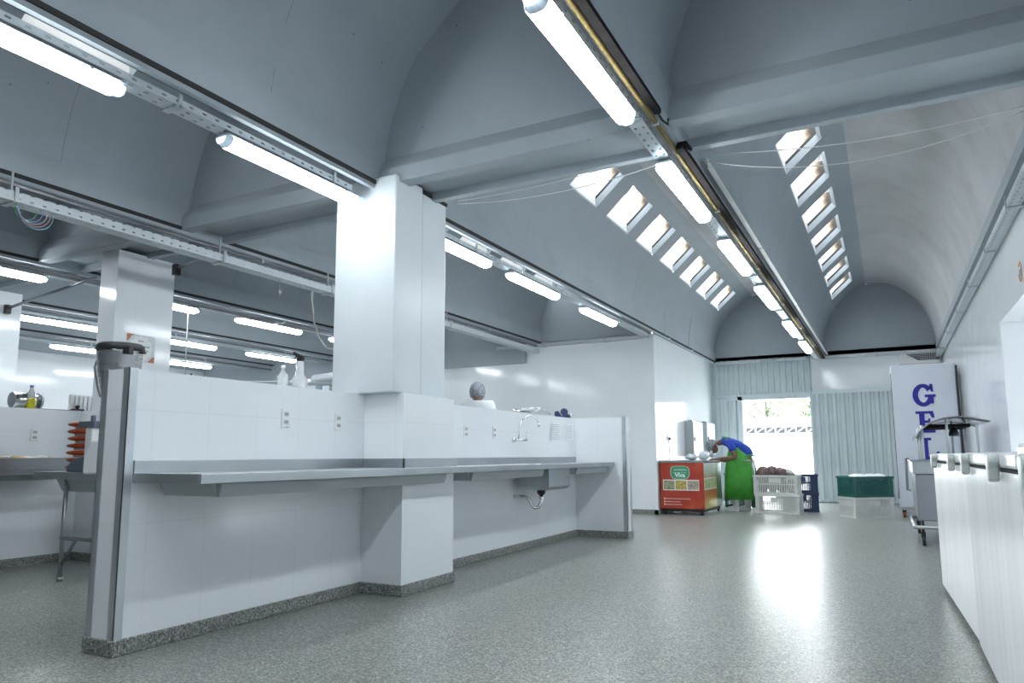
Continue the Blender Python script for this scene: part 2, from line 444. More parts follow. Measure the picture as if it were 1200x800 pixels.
# walls
m = MB(); m.box(XR, XR+.2, YB, 5.5, 0, 3.2); m.box(XR, XR+.2, 5.5, 8.45, 2.30, 3.2); m.box(XR, XR+.2, 8.45, YF+.15, 0, 3.2)
m.box(XR+.2, XR+.9, 5.3, 5.5, 0, 2.5); m.box(XR+.2, XR+.9, 8.45, 8.6, 0, 2.5); m.box(XR+.8, XR+.9, 5.5, 8.45, 0, 2.5); m.box(XR+.2, XR+.9, 5.5, 8.45, 2.3, 2.4)
struct('wall_right', m, M_tile_r)
m = MB(); m.box(XL-.2, XL, YB, YK+.2, 0, 3.2); struct('wall_left', m, tile('white kitchen wall tile', .45, .45, (0, .1)))
m = MB(); m.box(XL-.2, XR+.2, YB-.2, YB, 0, 5); struct('wall_back', m, M_tile)
m = MB(); m.box(XL-.2, -3.54, YK, YK+.2, .08, 3.12); m.box(-3.74, -3.54, YK+.2, YF+.15, .08, 3.12)
struct('wall_kitchen', m, M_tile)
m = MB(); m.box(XL, -6.02, YK-.06, YK, 2.75, 3.11); struct('lintel', m, M_vault)
m = MB(); m.box(XL, -3.53, YK-.015, YK+.1, 0, .08); m.box(-3.6, -3.525, YK-.015, YF, 0, .08); struct('baseboard_kitchen', m, M_skirt)
# far wall with the doorway
m = MB(); m.box(-1.41, XR+.2, YF, YF+.15, 2.36, 3.2); m.box(-1.41, XR+.2, YF, YF+.15, 0, 2.36)
struct('wall_far', m, M_tile_r)
def corrugated(mb, xa, xb, z0, z1, y, pitch=.125, depth=.035, T=.004):
    n = int(round((xb-xa)/pitch)); p = (xb-xa)/n; top = []
    for i in range(n):
        x = xa+i*p; top += [(x, 0), (x+p*.35, 0), (x+p*.5, -depth), (x+p*.85, -depth)]
    top.append((xb, 0)); 
    outline = [(x, y+d) for x, d in top]+[(x, y+d+T) for x, d in top[::-1]]
    for k in range(len(top)-1):
        a, b = top[k], top[k+1]
        mb.hexa([(a[0], y+a[1], z0), (b[0], y+b[1], z0), (b[0], y+b[1]+T, z0), (a[0], y+a[1]+T, z0)],
                [(a[0], y+a[1], z1), (b[0], y+b[1], z1), (b[0], y+b[1]+T, z1), (a[0], y+a[1]+T, z1)])
m = MB(); corrugated(m, -3.52, -1.40, 2.34, 3.12, YF-.01, .125, .022); struct('wall_over_door', m, M_sheet)
m = MB(); m.box(-3.54, -1.41, YF, YF+.15, 2.23, 3.2); m.box(-3.54, -2.86, YF, YF+.15, 0, 2.23); struct('wall_door_surround', m, M_frame)
m = MB(); corrugated(m, -3.52, -2.98, .02, 2.26, YF-.01, .17, .03); struct('trim_door_side', m, M_sheet)
m = MB(); m.box(-2.96, -2.85, YF-.06, YF+.17, 0, 2.30); m.box(-1.44, -1.36, YF-.03, YF+.17, 0, 2.30); m.box(-3.2, -1.36, YF-.06, YF+.17, 2.21, 2.34)
struct('trim_door_frame', m, M_frame, bevel=.005)
m = MB(); corrugated(m, -1.40, .22, .03, 2.28, YF-.10, .157, .05)
d = struct('door_1', m, M_sheet)
m = MB(); m.box(-1.42, .24, YF-.12, YF-.07, 2.28, 2.36); m.box(-1.42, .24, YF-.12, YF-.07, 0.01, .07); m.box(-1.44, -1.39, YF-.12, YF-.07, .0, 2.36)
o = m.build('door_frame', M_frame, d); o['kind'] = 'structure'

# half-height partition, its end pier and the pillar box in it
PX0, PX1 = -3.76, -3.54
m = MB(); m.box(PX0, PX1, 2.37, 8.62, .08, 1.47); m.box(PX1, -2.87, 8.42, 8.60, .08, 1.47)
struct('partition', m, M_tile)
m = MB(); m.box(PX0, -3.17, 4.28, 4.97, .08, 1.469); struct('pillar', m, M_tile)
m = MB(); m.box(-3.80, -3.21, 4.20, 4.55, 1.47, 3.15); m.box(-3.80, -3.27, 4.55, 4.58, 1.47, 3.11); m.box(-3.80, -3.235, 4.58, 4.93, 1.47, 3.12)
struct('column', m, M_clad, bevel=.012)
m = MB(); m.box(-3.79, -3.23, 4.23, 4.94, 3.12, 3.145); struct('trim_column_head', m, M_gap)
m = MB()
def skirt(mb, x0, x1, y0, y1, t=.014):
    mb.box(x0-t, x1+t, y0-t, y1+t, 0, .08)
skirt(m, PX0, PX1, 2.37, 8.62); skirt(m, PX1, -3.17, 4.28, 4.97); skirt(m, PX1, -2.87, 8.42, 8.60)
struct('baseboard_partition', m, M_skirt, bevel=.006)
m = MB()
def guard(mb, x, y, z0, z1, sx, sy, wd=.045, t=.004):
    mb.box(*sorted((x-sx*wd, x+sx*t)), *sorted((y, y+sy*t)), z0, z1); mb.box(*sorted((x, x+sx*t)), *sorted((y-sy*wd, y+sy*t)), z0, z1)
guard(m, PX1, 2.37, .08, 1.475, 1, -1); guard(m, PX0, 2.37, .08, 1.475, -1, -1)
guard(m, -2.87, 8.42, .03, 1.475, 1, -1); guard(m, -2.87, 8.60, .03, 1.475, 1, 1)
struct('trim_corner_strips', m, M_alu)
# second partition with its columns, further into the kitchen
m = MB(); m.box(-7.47, -7.25, 1.2, 8.6, .08, 1.47); struct('partition_kitchen', m, M_tile)
m = MB(); m.box(-7.47, -6.90, 4.36, 5.02, .08, 1.469); struct('pillar_kitchen', m, M_tile)
m = MB(); skirt(m, -7.47, -7.25, 1.2, 8.6); skirt(m, -7.25, -6.9, 4.36, 5.02); struct('baseboard_kitchen_partition', m, M_skirt)
M_tcol = tile('white column tile', .45, .60, (.12, .62))
m = MB(); m.box(-7.15, -6.87, 4.40, 5.05, 1.47, 3.12); struct('column_kitchen', m, M_tcol, bevel=.004)
m = MB(); m.box(-10.3, -9.83, 4.40, 5.05, 0, 3.10); struct('column_kitchen_far', m, M_tcol, bevel=.004)
# ---------------------------------------------------------------- strip lamps
M_diff = mat('glowing lamp diffuser', (.9, .92, .95), .4, emit=((.90, .96, 1.0), LAMP))
M_cap = mat('clear lamp end', (.62, .68, .72), .2, trans=.3, alpha=1)
M_hous = mat('lamp housing', (.50, .56, .60), .45)
LL = 1.28
def lamp_proto():
    r = thing('strip_lamp', 'x', 'ceiling lamp', (0, 0, 2.95))
    sec = [(-.058, .045), (-.062, .03), (-.055, .008), (-.036, -.012), (0, -.018), (.036, -.012), (.055, .008), (.062, .03), (.058, .045)]
    m = MB(); m.prism([(x, z) for x, z in sec], 'y', .05, LL-.05); m.build('diffuser', M_diff, r)
    for a, b, t in ((.05, 0, .72), (LL-.05, LL, .72)):
        m = MB(); lo = [(x, a, z) for x, z in sec]; hi = [(x*t, b, .02+(z-.02)*t) for x, z in sec]
        m.hexa(lo, hi); m.build('end_cap', M_cap, r, bevel=.003)
    m = MB(); m.prism([(-.062, .046), (.062, .046), (.056, .056), (.03, .062), (-.03, .062), (-.056, .056)], 'y', .01, LL-.01); m.build('housing', M_hous, r, bevel=.003)
    for y in (.2, LL-.2):
        m = MB(); m.box(-.066, .066, y-.01, y+.01, .035, .05); m.build('clip', M_galv, r)
    return r
lp = lamp_proto(); first = [True]
def lamp(x, y, label, group, z=2.936):
    o = lp if first[0] else dup(lp); first[0] = False
    o.location = (x, y, z); o['label'] = label; o['group'] = group; return o
G1 = 'lamps in the row beside the yellow pipe'
for y, l in ((2.56, 'long white strip lamp beside the yellow pipe, in front of the crossing beam'),
             (4.57, 'white strip lamp beside the yellow pipe, first beyond the crossing beam'),
             (6.57, 'white strip lamp beside the yellow pipe, second beyond the crossing beam'),
             (8.62, 'white strip lamp beside the yellow pipe, third beyond the crossing beam'),
             (11.15, 'white strip lamp beside the yellow pipe, last but one before the doorway wall'),
             (13.3, 'white strip lamp beside the yellow pipe, nearest the doorway wall')):
    lamp(-1.25, y, l, G1)
lamp(-1.25, .55, 'added unseen strip lamp carrying on the yellow pipe row straight overhead', G1)  # added out of view to brighten the near end of the room
lamp(-1.25, -1.45, 'added unseen strip lamp carrying on the yellow pipe row towards the back wall', G1)  # another unseen lamp added behind the camera for more light up front
G2 = 'lamps in the row over the tiled partition'
for y, l in ((.95, 'white strip lamp over the open end of the partition, cut by the picture edge'),
             (2.88, 'white strip lamp whose end touches the big white column'),
             (4.95, 'white strip lamp just beyond the big white column, partly hidden by it'),
             (6.67, 'middle strip lamp of the three beyond the big white column'),
             (8.77, 'strip lamp beyond the big white column, last before the tall tiled wall')):
    lamp(-3.56, y, l, G2)
G3 = 'lamps deep in the kitchen'
for x, y, l in ((-8.2, 3.15, 'kitchen strip lamp at the picture edge above the tiled end column'),
                (-8.2, 5.12, 'kitchen strip lamp passing behind the tall tiled column with the poster'),
                (-8.2, 7.05, 'long kitchen strip lamp in the upper row between the two columns'),
                (-8.2, 9.0, 'kitchen strip lamp half hidden behind the big white column'),
                (-10.7, 5.42, 'long kitchen strip lamp between the end column and the poster column'),
                (-10.75, 7.55, 'kitchen strip lamp in the middle row, just past the poster column'),
                (-10.78, 9.55, 'short kitchen strip lamp in the middle row above the spray bottle'),
                (-13.0, 7.2, 'low kitchen strip lamp beside the poster column over the tiled wall'),
                (-13.15, 9.4, 'lowest kitchen strip lamp, just past the poster column near the partition top')):
    lamp(x, y, l, G3)

# ---------------------------------------------------------------- cable trays
def tray(label, x, z, y0, y1, wd=.10, h=.05, across=False, hang=(), group='slotted cable trays under the ceiling', step=None):
    r = thing('cable_tray', label, 'cable tray', (x, y0, z) if not across else (y0, x, z), group=group)
    L = y1-y0; m = MB()
    def bx(a0, a1, b0, b1, c0, c1):
        if across: m.box(b0, b1, a0, a1, c0, c1)
        else: m.box(a0, a1, b0, b1, c0, c1)
    bx(-wd/2, wd/2, 0, L, 0, .0015); bx(-wd/2, -wd/2+.0015, 0, L, 0, h); bx(wd/2-.0015, wd/2, 0, L, 0, h)
    m.build('channel', M_perf, r, uvswap=not across)
    for t in hang:
        m = MB(); b = t-y0
        bx(-wd/2-.012, wd/2+.012, b-.02, b+.02, -.012, -.002); bx(-wd/2-.012, -wd/2-.004, b-.012, b+.012, -.01, h+.03)
        bx(wd/2+.004, wd/2+.012, b-.012, b+.012, -.01, h+.03); bx(-.006, .006, b-.006, b+.006, h, 3.10-z if z < 2.9 else h+.03)
        m.build('hanger', M_galv, r)
    m = MB()
    for k in range(3):
        off = (k-1)*wd*.22
        pts = []
        for j in range(int(L/.8)+2):
            t = min(L, j*.8); a = off+random.uniform(-.008, .008); zz = .012+random.uniform(0, .006)
            pts.append((t, a, zz) if across else (a, t, zz))
        m.tube(pts, .006, 6)
    m.build('cables', M_cord, r)
    return r
tray('slotted cable tray running beside the yellow pipe', -1.25, 3.012, YB+.3, 16.3, hang=(1.9, 3.95, 6.0, 8.2, 10.4, 12.6, 14.8))
tray('slotted cable tray running over the tiled partition', -3.57, 3.012, YB+.3, 4.05, wd=.11, h=.045, hang=(1.0, 2.55, 3.85))
tray('slotted cable tray beyond the big white column', -3.57, 3.012, 5.0, 11.6, wd=.11, h=.045, hang=(5.9, 8.0, 10.2))
tray('heavy white slotted cable tray hanging in front of the poster column', -5.62, 2.86, -1.5, 11.6, wd=.14, h=.075, hang=(2.75, 4.6, 6.1, 8.6))
tray('slotted cable tray above the kitchen lamps at the picture edge', -8.2, 3.012, 1.0, 11.6, hang=(2.9, 4.4, 6.4, 8.3))
tray('slotted cable tray above the middle row of kitchen lamps', -10.72, 3.012, 3.0, 11.6, hang=(6.0, 8.2, 10.4))
tray('slotted cable tray above the lowest row of kitchen lamps', -13.05, 3.012, 4.0, 11.6, hang=(7.6, 9.8))
tray('slotted cable tray along the top of the tall blank tiled wall', YK-.09, 3.03, -6.6, -3.6, across=True, hang=(-5.6, -4.4))
tray('slotted cable tray along the top of the doorway wall', YF-.09, 3.03, -3.4, -1.45, across=True, hang=(-2.4,))
tray('slotted cable tray along the top of the far wall over the sliding door', YF-.09, 3.03, -1.1, 1.0, across=True, hang=(-.1,))
tray('slotted cable tray climbing along the top of the outer tiled wall', .99, 2.93, 1.5, 16.4, wd=.09, h=.06, hang=(3.2, 4.6, 6.6, 8.0, 9.6, 11.3, 13.2, 15.0))

def pipe(name, label, cat, pts, r, mt, clips=(), seg=8, group=None):
    m = MB(); m.tube(pts, r, seg); o = m.build(name, mt)
    tag(o, label, cat, group)
    for c in clips:
        m = MB(); m.box(c[0]-r*1.7, c[0]+r*1.7, c[1]-.012, c[1]+.012, c[2]-r*1.25, c[2]+r*1.6); m.build('pipe_clip', M_galv, o)
    return o
pipe('gas_pipe', 'thin yellow pipe running the length of the ceiling beam', 'pipe', [(-1.16, YB+.1, 3.04), (-1.155, 6, 3.04), (-1.16, 16.4, 3.04)], .013, M_yellow, [(-1.158, y, 3.04) for y in (2.3, 4.1, 5.9, 8, 10.1, 12.2, 14.3)])
m = MB(); m.box(-1.128, -1.085, YB+.1, 3.98, 3.03, 3.06); m.tube([(-1.11, 3.95, 3.045), (-1.10, 4.05, 3.02), (-1.085, 4.12, 3.02), (-1.075, 4.10, 3.05)], .006)
tag(m.build('dark_channel', M_dark), 'dark rusty channel beside the yellow pipe, ending at the crossing beam', 'channel')
m = MB(); m.box(-1.128, -1.085, 4.50, 16.3, 3.02, 3.055); m.tube([(-1.14, 4.58, 3.03), (-1.12, 4.52, 3.06), (-1.08, 4.52, 3.06), (-1.06, 4.58, 3.03)], .018)
tag(m.build('dark_channel', M_dark), 'dark rusty channel beside the yellow pipe, starting at the crossing beam', 'channel')
for k, (a, b) in enumerate(((5.1, 7.4), (7.45, 10.6), (10.65, 16.3))):  # added pale strips: their colour stands for lamp light on the vault's lower edge
    m = MB(); m.hexa([(-1.055, a, 3.10), (-1.05, a, 3.10), (-1.05, b, 3.10), (-1.055, b, 3.10)], [(-1.075, a, 3.18), (-1.06, a, 3.18), (-1.06, b, 3.18), (-1.075, b, 3.18)])
    m.box(-1.06, -1.02, a, b, 3.096, 3.101)
    struct('trim_%d' % (20+k), m, mat('lamplit vault edge', (.75, .78, .80), .35))
# steel pipes in the kitchen ceiling
for k, (x, z, a, b, l) in enumerate(((-5.71, 3.03, -2, 11.8, 'thin grey conduit under the beam above the heavy slotted tray'),
                            (-7.85, 2.98, 1.0, 11.8, 'dark pipe crossing behind the top of the poster column'),
                            (-7.98, 2.985, 1.0, 11.8, 'second dark pipe beside the one behind the poster column'),
                            (-10.25, 2.99, 3.0, 11.8, 'dark pipe over the middle row of kitchen lamps'),
                            (-12.5, 2.99, 4.0, 11.8, 'dark pipe over the lowest row of kitchen lamps'))):
    mt = M_steeld
    pipe('conduit', l, 'conduit', [(x, a, z), (x, (a+b)/2, z), (x, b, z)], .014 if k in (0, 5) else .017, mt, [(x, y, z) for y in (2.6, 5.2, 7.6, 10) if y < b])
def strut(label, p, q):
    m = MB(); m.tube([p, q], .02, 4); o = m.build('strut', M_steeld)
    tag(o, label, 'strut', 'dark ceiling struts')
    m = MB(); m.box(p[0]-.03, p[0]+.03, p[1]-.03, p[1]+.03, p[2]-.07, p[2]+.04); m.build('end_plate', M_black, o)
strut('dark strut with an end plate at the top of the poster column', (-6.40, 4.72, 2.93), (-5.64, 4.64, 2.99))
strut('dark diagonal strut reaching over the tiled end column', (-9.78, 4.86, 2.88), (-7.60, 4.62, 2.96))
# wires and loose cables
def sag(p, q, d, n=14):
    p = Vector(p); q = Vector(q); return [p.lerp(q, i/n)-Vector((0, 0, 4*d*(i/n)*(1-i/n))) for i in range(n+1)]
pipe('white_wire', 'thin white wire sagging between the big column and the yellow pipe, lower one', 'wire', sag((-3.20, 5.03, 3.17), (-1.19, 5.1, 3.24), .09)+sag((-1.19, 5.1, 3.24), (-1.18, 5.1, 3.22), 0, 2)[1:], .0035, M_wire, group=None, seg=5)
pipe('white_wire', 'thin white wire sagging between the big column and the yellow pipe, upper one', 'wire', sag((-3.20, 5.05, 3.20), (-1.19, 5.0, 3.28), .05), .0035, M_wire, seg=5)
pipe('white_wire', 'thin white wire crossing the vault to the outer wall, tauter one', 'wire', sag((-1.19, 5.1, 3.24), (.92, 5.1, 3.12), .09), .0035, M_wire, seg=5)
pipe('white_wire', 'thin white wire crossing the vault to the outer wall, slacker one', 'wire', sag((-1.19, 5.1, 3.20), (.92, 5.12, 3.11), .2), .0035, M_wire, seg=5)
pts = [(-5.62, 5.86, 2.86), (-5.63, 5.87, 2.95), (-5.66, 5.9, 2.80), (-5.68, 5.93, 2.66), (-5.70, 5.98, 2.52), (-5.70, 6.06, 2.38), (-5.70, 6.14, 2.28), (-5.70, 6.22, 2.24), (-5.70, 6.32, 2.25), (-5.7, 6.42, 2.31)]
o = pipe('twisted_cord', 'twisted grey cord hanging from the heavy slotted tray, beside the big column', 'cord', pts, .010, M_cord)
m = MB(); m.tube([Vector(p)+Vector((.012*math.cos(i*2.1), 0.012*math.sin(i*2.1), 0)) for i, p in enumerate(pts)], .006, 6); m.build('strand', M_wire, o)
m = MB(); m.tube([(-5.6, 5.35, 2.86), (-5.6, 5.36, 2.74), (-5.6, 5.35, 2.64)], .004, 5); m.box(-5.61, -5.59, 5.34, 5.37, 2.70, 2.74)
tag(m.build('pull_cord', M_cord), 'short pull cord with a knot hanging under the heavy slotted tray', 'cord')
# bundle of coloured wires
cols = [(.10, .45, .25), (.35, .40, .75), (.5, .5, .52), (.55, .30, .35), (.25, .5, .6)]
r = thing('wire_bundle', 'loops of loose coloured wires hanging out of the heavy tray', 'wires', (-5.6, 2.85, 2.86))
for k, c in enumerate(cols):
    m = MB(); a = .07+.012*k; n = 18
    m.tube([(.02*math.sin(k), a*math.sin(2*PI*i/n)*1.05+.02*k, -.03-.10-a*.5*math.cos(2*PI*i/n)*2.0+.10) for i in range(n+1)], .0035, 5, caps=False)
    m.build('wire', mat('wire colour %d' % k, c, .5), r)
# thin wire hooks on the vault above the corner of the tall tiled wall
for k, (y, l) in enumerate(((12.3, 'thin bent conduit rising from the corner of the tall tiled wall'), (14.0, 'thin bent conduit rising farther along the tiled wall'))):
    m = MB(); m.tube([(-3.40, y, 3.12), (-3.385, y, 3.45), (-3.36, y-.02, 3.6), (-3.31, y-.12, 3.72)], .008, 6)
    m.tube([(-3.42, y, 3.10), (-3.42, y+.15, 3.08), (-3.40, y+.3, 3.10)], .01, 6)
    tag(m.build('thin_conduit', M_galv), l, 'conduit')
# ---------------------------------------------------------------- steel worktop along the partition
CX = -3.01
r = thing('steel_worktop', 'long stainless steel worktop fixed along the white tiled partition', 'worktop', (-3.3, 5.4, .87))
off = r.location
m = MB()
for (x0, x1, y0, y1) in ((-3.54, CX, 2.42, 4.265), (-3.155, CX, 4.265, 4.985), (-3.54, CX, 4.985, 6.70), (-3.54, -3.46, 6.70, 7.24), (-3.12, CX, 6.70, 7.24), (-3.54, CX, 7.24, 8.40)):
    m.box(x0, min(x1, CX-.016), max(y0, 2.436), y1, .895, .917)
m.build('top', M_steel, r, off=off, weld=False)
m = MB(); m.box(CX-.015, CX, 2.42, 8.40, .868, .918); m.box(-3.538, CX-.015, 2.42, 2.435, .868, .918); m.build('front_edge', M_steel, r, off=off, bevel=.003)
m = MB(); m.box(-3.538, -3.525, 2.42, 4.27, .917, .985); m.box(-3.538, -3.525, 4.985, 8.40, .917, .985); m.box(-3.16, -3.147, 4.262, 4.985, .917, .985); m.box(-3.525, -3.147, 4.262, 4.275, .917, .985); m.box(-3.525, -3.147, 4.975, 4.988, .917, .985)
m.build('splashback', M_steel, r, off=off, bevel=.002)
for (a, b) in ((2.6, 4.72), (5.12, 6.50), (7.36, 8.32)):
    m = MB()
    m.prism([(-3.07, .865), (-3.14, .865), (-3.12, .795), (-3.09, .795)], 'y', a, b)
    xb = -3.52
    m.prism([(a-.03, .865), (a+.10, .865), (a+.08, .795), (a, .795)], 'x', xb, -3.11)
    if b < 5: m.prism([(4.1, .865), (4.22, .865), (4.2, .795), (4.12, .795)], 'x', xb, -3.11)
    else: m.prism([(b-.10, .865), (b, .865), (b-.02, .795), (b-.08, .795)], 'x', xb, -3.11)
    m.build('support_rail', M_rail, r, off=off, bevel=.004)
m = MB()   # basin: open box with rounded bottom edges
sx0, sx1, sy0, sy1 = -3.46, -3.115, 6.70, 7.24
pr_ = [(0, .896), (.0, .68), (.02, .655), (.05, .645)]
loops = []
for ins, z in pr_: loops.append([(sx0+ins, sy0+ins, z), (sx1-ins, sy0+ins, z), (sx1-ins, sy1-ins, z), (sx0+ins, sy1-ins, z)])
for i in range(3):
    for k in range(4): m.face([loops[i][k], loops[i][(k+1) % 4], loops[i+1][(k+1) % 4], loops[i+1][k]])
m.face(loops[3][::-1]); m.build('sink_basin', M_steel, r, off=off, weld=True, solid=.003)
m = MB(); m.lathe([(.001, -.0), (.045, 0), (.045, -.03), (.03, -.055), (.022, -.055), (.001, -.055)], (-3.28, 6.86, .645)); bs = m.build('drain_cup', M_black, r, off=off)
m = MB(); m.tube([(-3.28, 6.86, .59), (-3.28, 6.86, .52), (-3.30, 6.84, .465), (-3.335, 6.82, .455), (-3.37, 6.81, .48), (-3.385, 6.79, .53), (-3.41, 6.77, .565), (-3.46, 6.75, .575), (-3.545, 6.74, .575)], .019, 10)
m.lathe([(.03, -.01), (.03, .01)], (-3.28, 6.86, .56)); m.build('drain_trap', M_chrome, r, off=off)
# swan-neck tap on the partition
r = thing('wall_tap', 'chrome swan-neck tap on the partition above the sink', 'tap', (-3.54, 6.72, 1.165)); 
m = MB(); m.tube([(0, 0, 0), (.03, 0, 0)], .028, 16); m.tube([(.02, 0, 0), (.055, .02, 0), (.08, .16, 0)], .012, 8); m.build('body', M_chrome, r)
m = MB(); m.tube([(.05, .03, 0), (.05, .035, .08), (.055, .055, .16), (.07, .10, .225), (.10, .16, .262), (.13, .22, .262), (.15, .28, .225), (.155, .30, .185)], .009, 8); m.build('spout', M_chrome, r)
m = MB(); m.tube([(.155, .30, .19), (.157, .305, .15)], .015, 10); m.build('nozzle', M_chrome, r)
m = MB(); m.tube([(.08, .16, 0), (.08, .16, .03), (.085, .165, .095)], .008, 6); m.build('lever', M_chrome, r)

# socket plates
def socket(loc, rz, label, grp):
    r = thing('socket_plate', label, 'electrical socket', loc, rz, grp)
    m = MB(); m.box(0, .008, -.037, .037, -.06, .06); m.build('plate', M_whitep, r, bevel=.003)
    for z in (-.026, .026):
        m = MB(); m.prism([(-.02, z-.008), (-.012, z-.014), (.012, z-.014), (.02, z-.008), (.02, z+.008), (.012, z+.014), (-.012, z+.014), (-.02, z+.008)], 'x', .006, .010); o = m.build('outlet', mat('socket recess', (.50, .53, .55), .4), r)
        m = MB()
        for dy in (-.010, 0, .010): m.tube([(.0095, dy, z), (.0112, dy, z)], .0026, 8)
        m.build('pin_hole', M_black, o)
    return r
gs = 'sockets on the long partition'
s0 = socket((-3.54, 3.48, 1.255), 0, 'white double socket on the partition, the one farther from the column', gs)
dup(s0, (-3.54, 3.99, 1.25), label='white double socket on the partition, just before the pillar')
dup(s0, (-3.54, 5.76, 1.23), label='white double socket just beyond the pillar')
dup(s0, (-3.54, 6.31, 1.235), label='white double socket on the partition, near the swan-neck tap')
dup(s0, (-7.25, 3.93, 1.22), label='white double socket over the kitchen counter beside the orange stack', group='')['group'] = 'sockets in the kitchen'
# notices
def notice(name, label, x, y0, y1, z0, z1, lines, mt=None):
    r = thing(name, label, 'notice', (x, (y0+y1)/2, z0)); c = (y0+y1)/2
    m = MB(); m.box(.0, .0015, y0-c, y1-c, 0, z1-z0); m.build('sheet', mt or mat('paper', (.78, .82, .85), .5), r)
    m = MB()
    for k in range(lines):
        z = (z1-z0)*(1-(k+1)/(lines+1)); a = y0-c+.025; b = y1-c-.025-random.random()*.05
        y = a
        while y < b-.015:
            w_ = random.uniform(.012, .035); m.box(.0015, .0022, y, min(b, y+w_), z-.003, z+.003); y += w_+.008
    m.build('printed_lines', mat('notice ink', (.42, .47, .52), .6), r)
    return r
notice('paper_notice', 'faint printed sheet on the partition beyond the tap', -3.539, 7.66, 7.98, 1.17, 1.39, 9)
notice('paper_notice', 'narrow faint printed sheet beside the larger one near the end pier', -3.539, 8.10, 8.36, 1.20, 1.39, 7)

# things on the partition top
r = thing('tape_dispenser', 'dark blue tape dispenser on the partition top near its far end', 'tape dispenser', (-3.62, 8.22, 1.47), .2)
m = MB(); m.prism([(-.10, 0), (.10, 0), (.10, .03), (.07, .05), (.05, .035), (-.02, .03), (-.06, .09), (-.10, .08)], 'y', -.035, .035); m.build('base', M_navy, r, bevel=.006)
m = MB(); m.tube([(.02, -.03, .075), (.02, .03, .075)], .045, 20); m.build('tape_roll', mat('dark tape', (.04, .04, .12), .3), r)
m = MB(); m.box(.09, .105, -.03, .03, .03, .06); m.build('cutter', M_steel, r)
r = thing('hand_scoop', 'shallow shiny metal scoop lying on the partition top above the tap', 'scoop', (-3.68, 7.35, 1.47), 1.2)
m = MB()
rows = []
for i in range(9):
    u = i/8; wd = .13*math.sin(PI*(.18+.64*u)); rows.append([(-.16+.32*u, wd*math.cos(PI*k/8), .065-.05*math.sin(PI*k/8)*math.sin(PI*(.2+.6*u))+.02*u) for k in range(9)])
m.grid(rows); m.build('bowl', M_chrome, r, solid=.003)
m = MB(); m.tube([(.15, 0, .06), (.22, 0, .075), (.30, 0, .05), (.36, 0, .02)], [.014, .012, .011, .012], 8); m.build('handle', M_steel, r)
m = MB(); m.box(-.14, .02, -.05, .05, 0, .02); m.build('rest', mat('white pad', (.85, .86, .86), .4), r, bevel=.004)
# spray bottle, clear
M_clear = mat('clear plastic', (.86, .90, .92), .12, trans=.55)
r = thing('spray_bottle', 'clear spray bottle with a black trigger on the partition beside the column', 'spray bottle', (-3.66, 3.72, 1.47), .2)
m = MB(); m.lathe([(.001, 0), (.05, 0), (.055, .02), (.055, .075), (.03, .105), (.026, .19), (.024, .20), (.001, .20)], seg=20); m.build('bottle', M_clear, r)
m = MB(); m.prism([(-.022, .195), (.022, .195), (.024, .235), (-.03, .262), (-.055, .275), (-.055, .25), (-.022, .232)], 'y', -.013, .013); o = m.build('spray_head', M_black, r, bevel=.003)
m = MB(); m.tube([(-.03, 0, .245), (-.05, 0, .215), (-.045, 0, .19)], .005, 6); m.build('trigger', M_black, r)
r = thing('plastic_bottle', 'low clear bottle standing beside the spray bottle', 'bottle', (-3.70, 3.60, 1.47), 0)
m = MB(); m.lathe([(.001, 0), (.035, 0), (.037, .02), (.037, .085), (.02, .11), (.013, .125), (.013, .14), (.001, .14)], seg=18); m.build('bottle', M_clear, r)
m = MB(); m.lathe([(.015, .14), (.015, .16), (.001, .16)], seg=14); m.build('cap', M_whitep, r)
# red brown valve on a pipe, seen over the partition
r = thing('pipe_valve', 'small red-brown valve on a grey pipe seen over the partition', 'valve', (-8.0, 6.2, 1.95))
m = MB(); m.tube([(-.12, 0, 0), (-.12, 0, 1.12)], .008, 6); m.build('hanger_rods', M_galv, r)
m = MB(); m.tube([(-.9, -.3, -.02), (-.2, 0, 0), (0, .05, .01), (.5, .5, .03), (1.6, 1.5, .04)], .025, 8); m.build('pipe', M_galv, r)
m = MB(); m.lathe([(.001, -.04), (.045, -.04), (.05, 0), (.045, .05), (.02, .08), (.001, .08)]); m.build('valve_body', mat('red brown valve', (.16, .035, .02), .5), r)
m = MB(); m.tube([(0, 0, .07), (0, 0, .13)], .012, 8); m.build('stem', M_dark, r)
r = thing('exhaust_duct', 'grey duct with two upright branches behind the spray bottle', 'duct', (-8.12, 9.0, 1.2))
m = MB(); m.tube([(-.4, 0, 1.08), (0, 0, 1.1), (.9, .6, 1.12)], .09, 14); m.build('pipe', M_galv, r)
for dx, rr, c in ((-.28, .075, (.38, .48, .56)), (.02, .07, (.28, .31, .33))):
    m = MB(); m.tube([(dx, 0, -1.2), (dx, 0, 0), (dx, 0, 1.0)], rr, 14); m.build('branch', mat('duct', c, .4, .4), r)

# mixer bowl with black lid behind the partition end, on its machine and counter
r = thing('kitchen_counter', 'narrow white counter behind the open end of the partition', 'counter', (-4.12, 3.3, 0))
m = MB(); m.box(-.20, .34, -.65, .85, .86, .90); m.build('top', M_steel, r, bevel=.003)
m = MB(); m.box(-.18, .33, -.55, .8, .0, .86); m.build('cabinet', M_white, r)
r = thing('food_mixer', 'steel mixing bowl with black lid showing over the end of the partition', 'mixer', (-4.29, 2.80, .901), .45); r.scale = (.74, .74, .92)
m = MB(); m.prism([(-.17, 0), (.17, 0), (.16, .14), (.10, .22), (-.12, .22), (-.17, .12)], 'y', -.14, .14); m.build('base', M_white, r, bevel=.015)
for dx in (-.0,):
    m = MB(); m.lathe([(.001, .28), (.08, .28), (.085, .30), (.165, .60), (.175, .72), (.178, .735)], (0, 0, .10), seg=32); m.build('bowl', steel('bowl steel', (.42, .43, .44), .25), r, solid=.002)
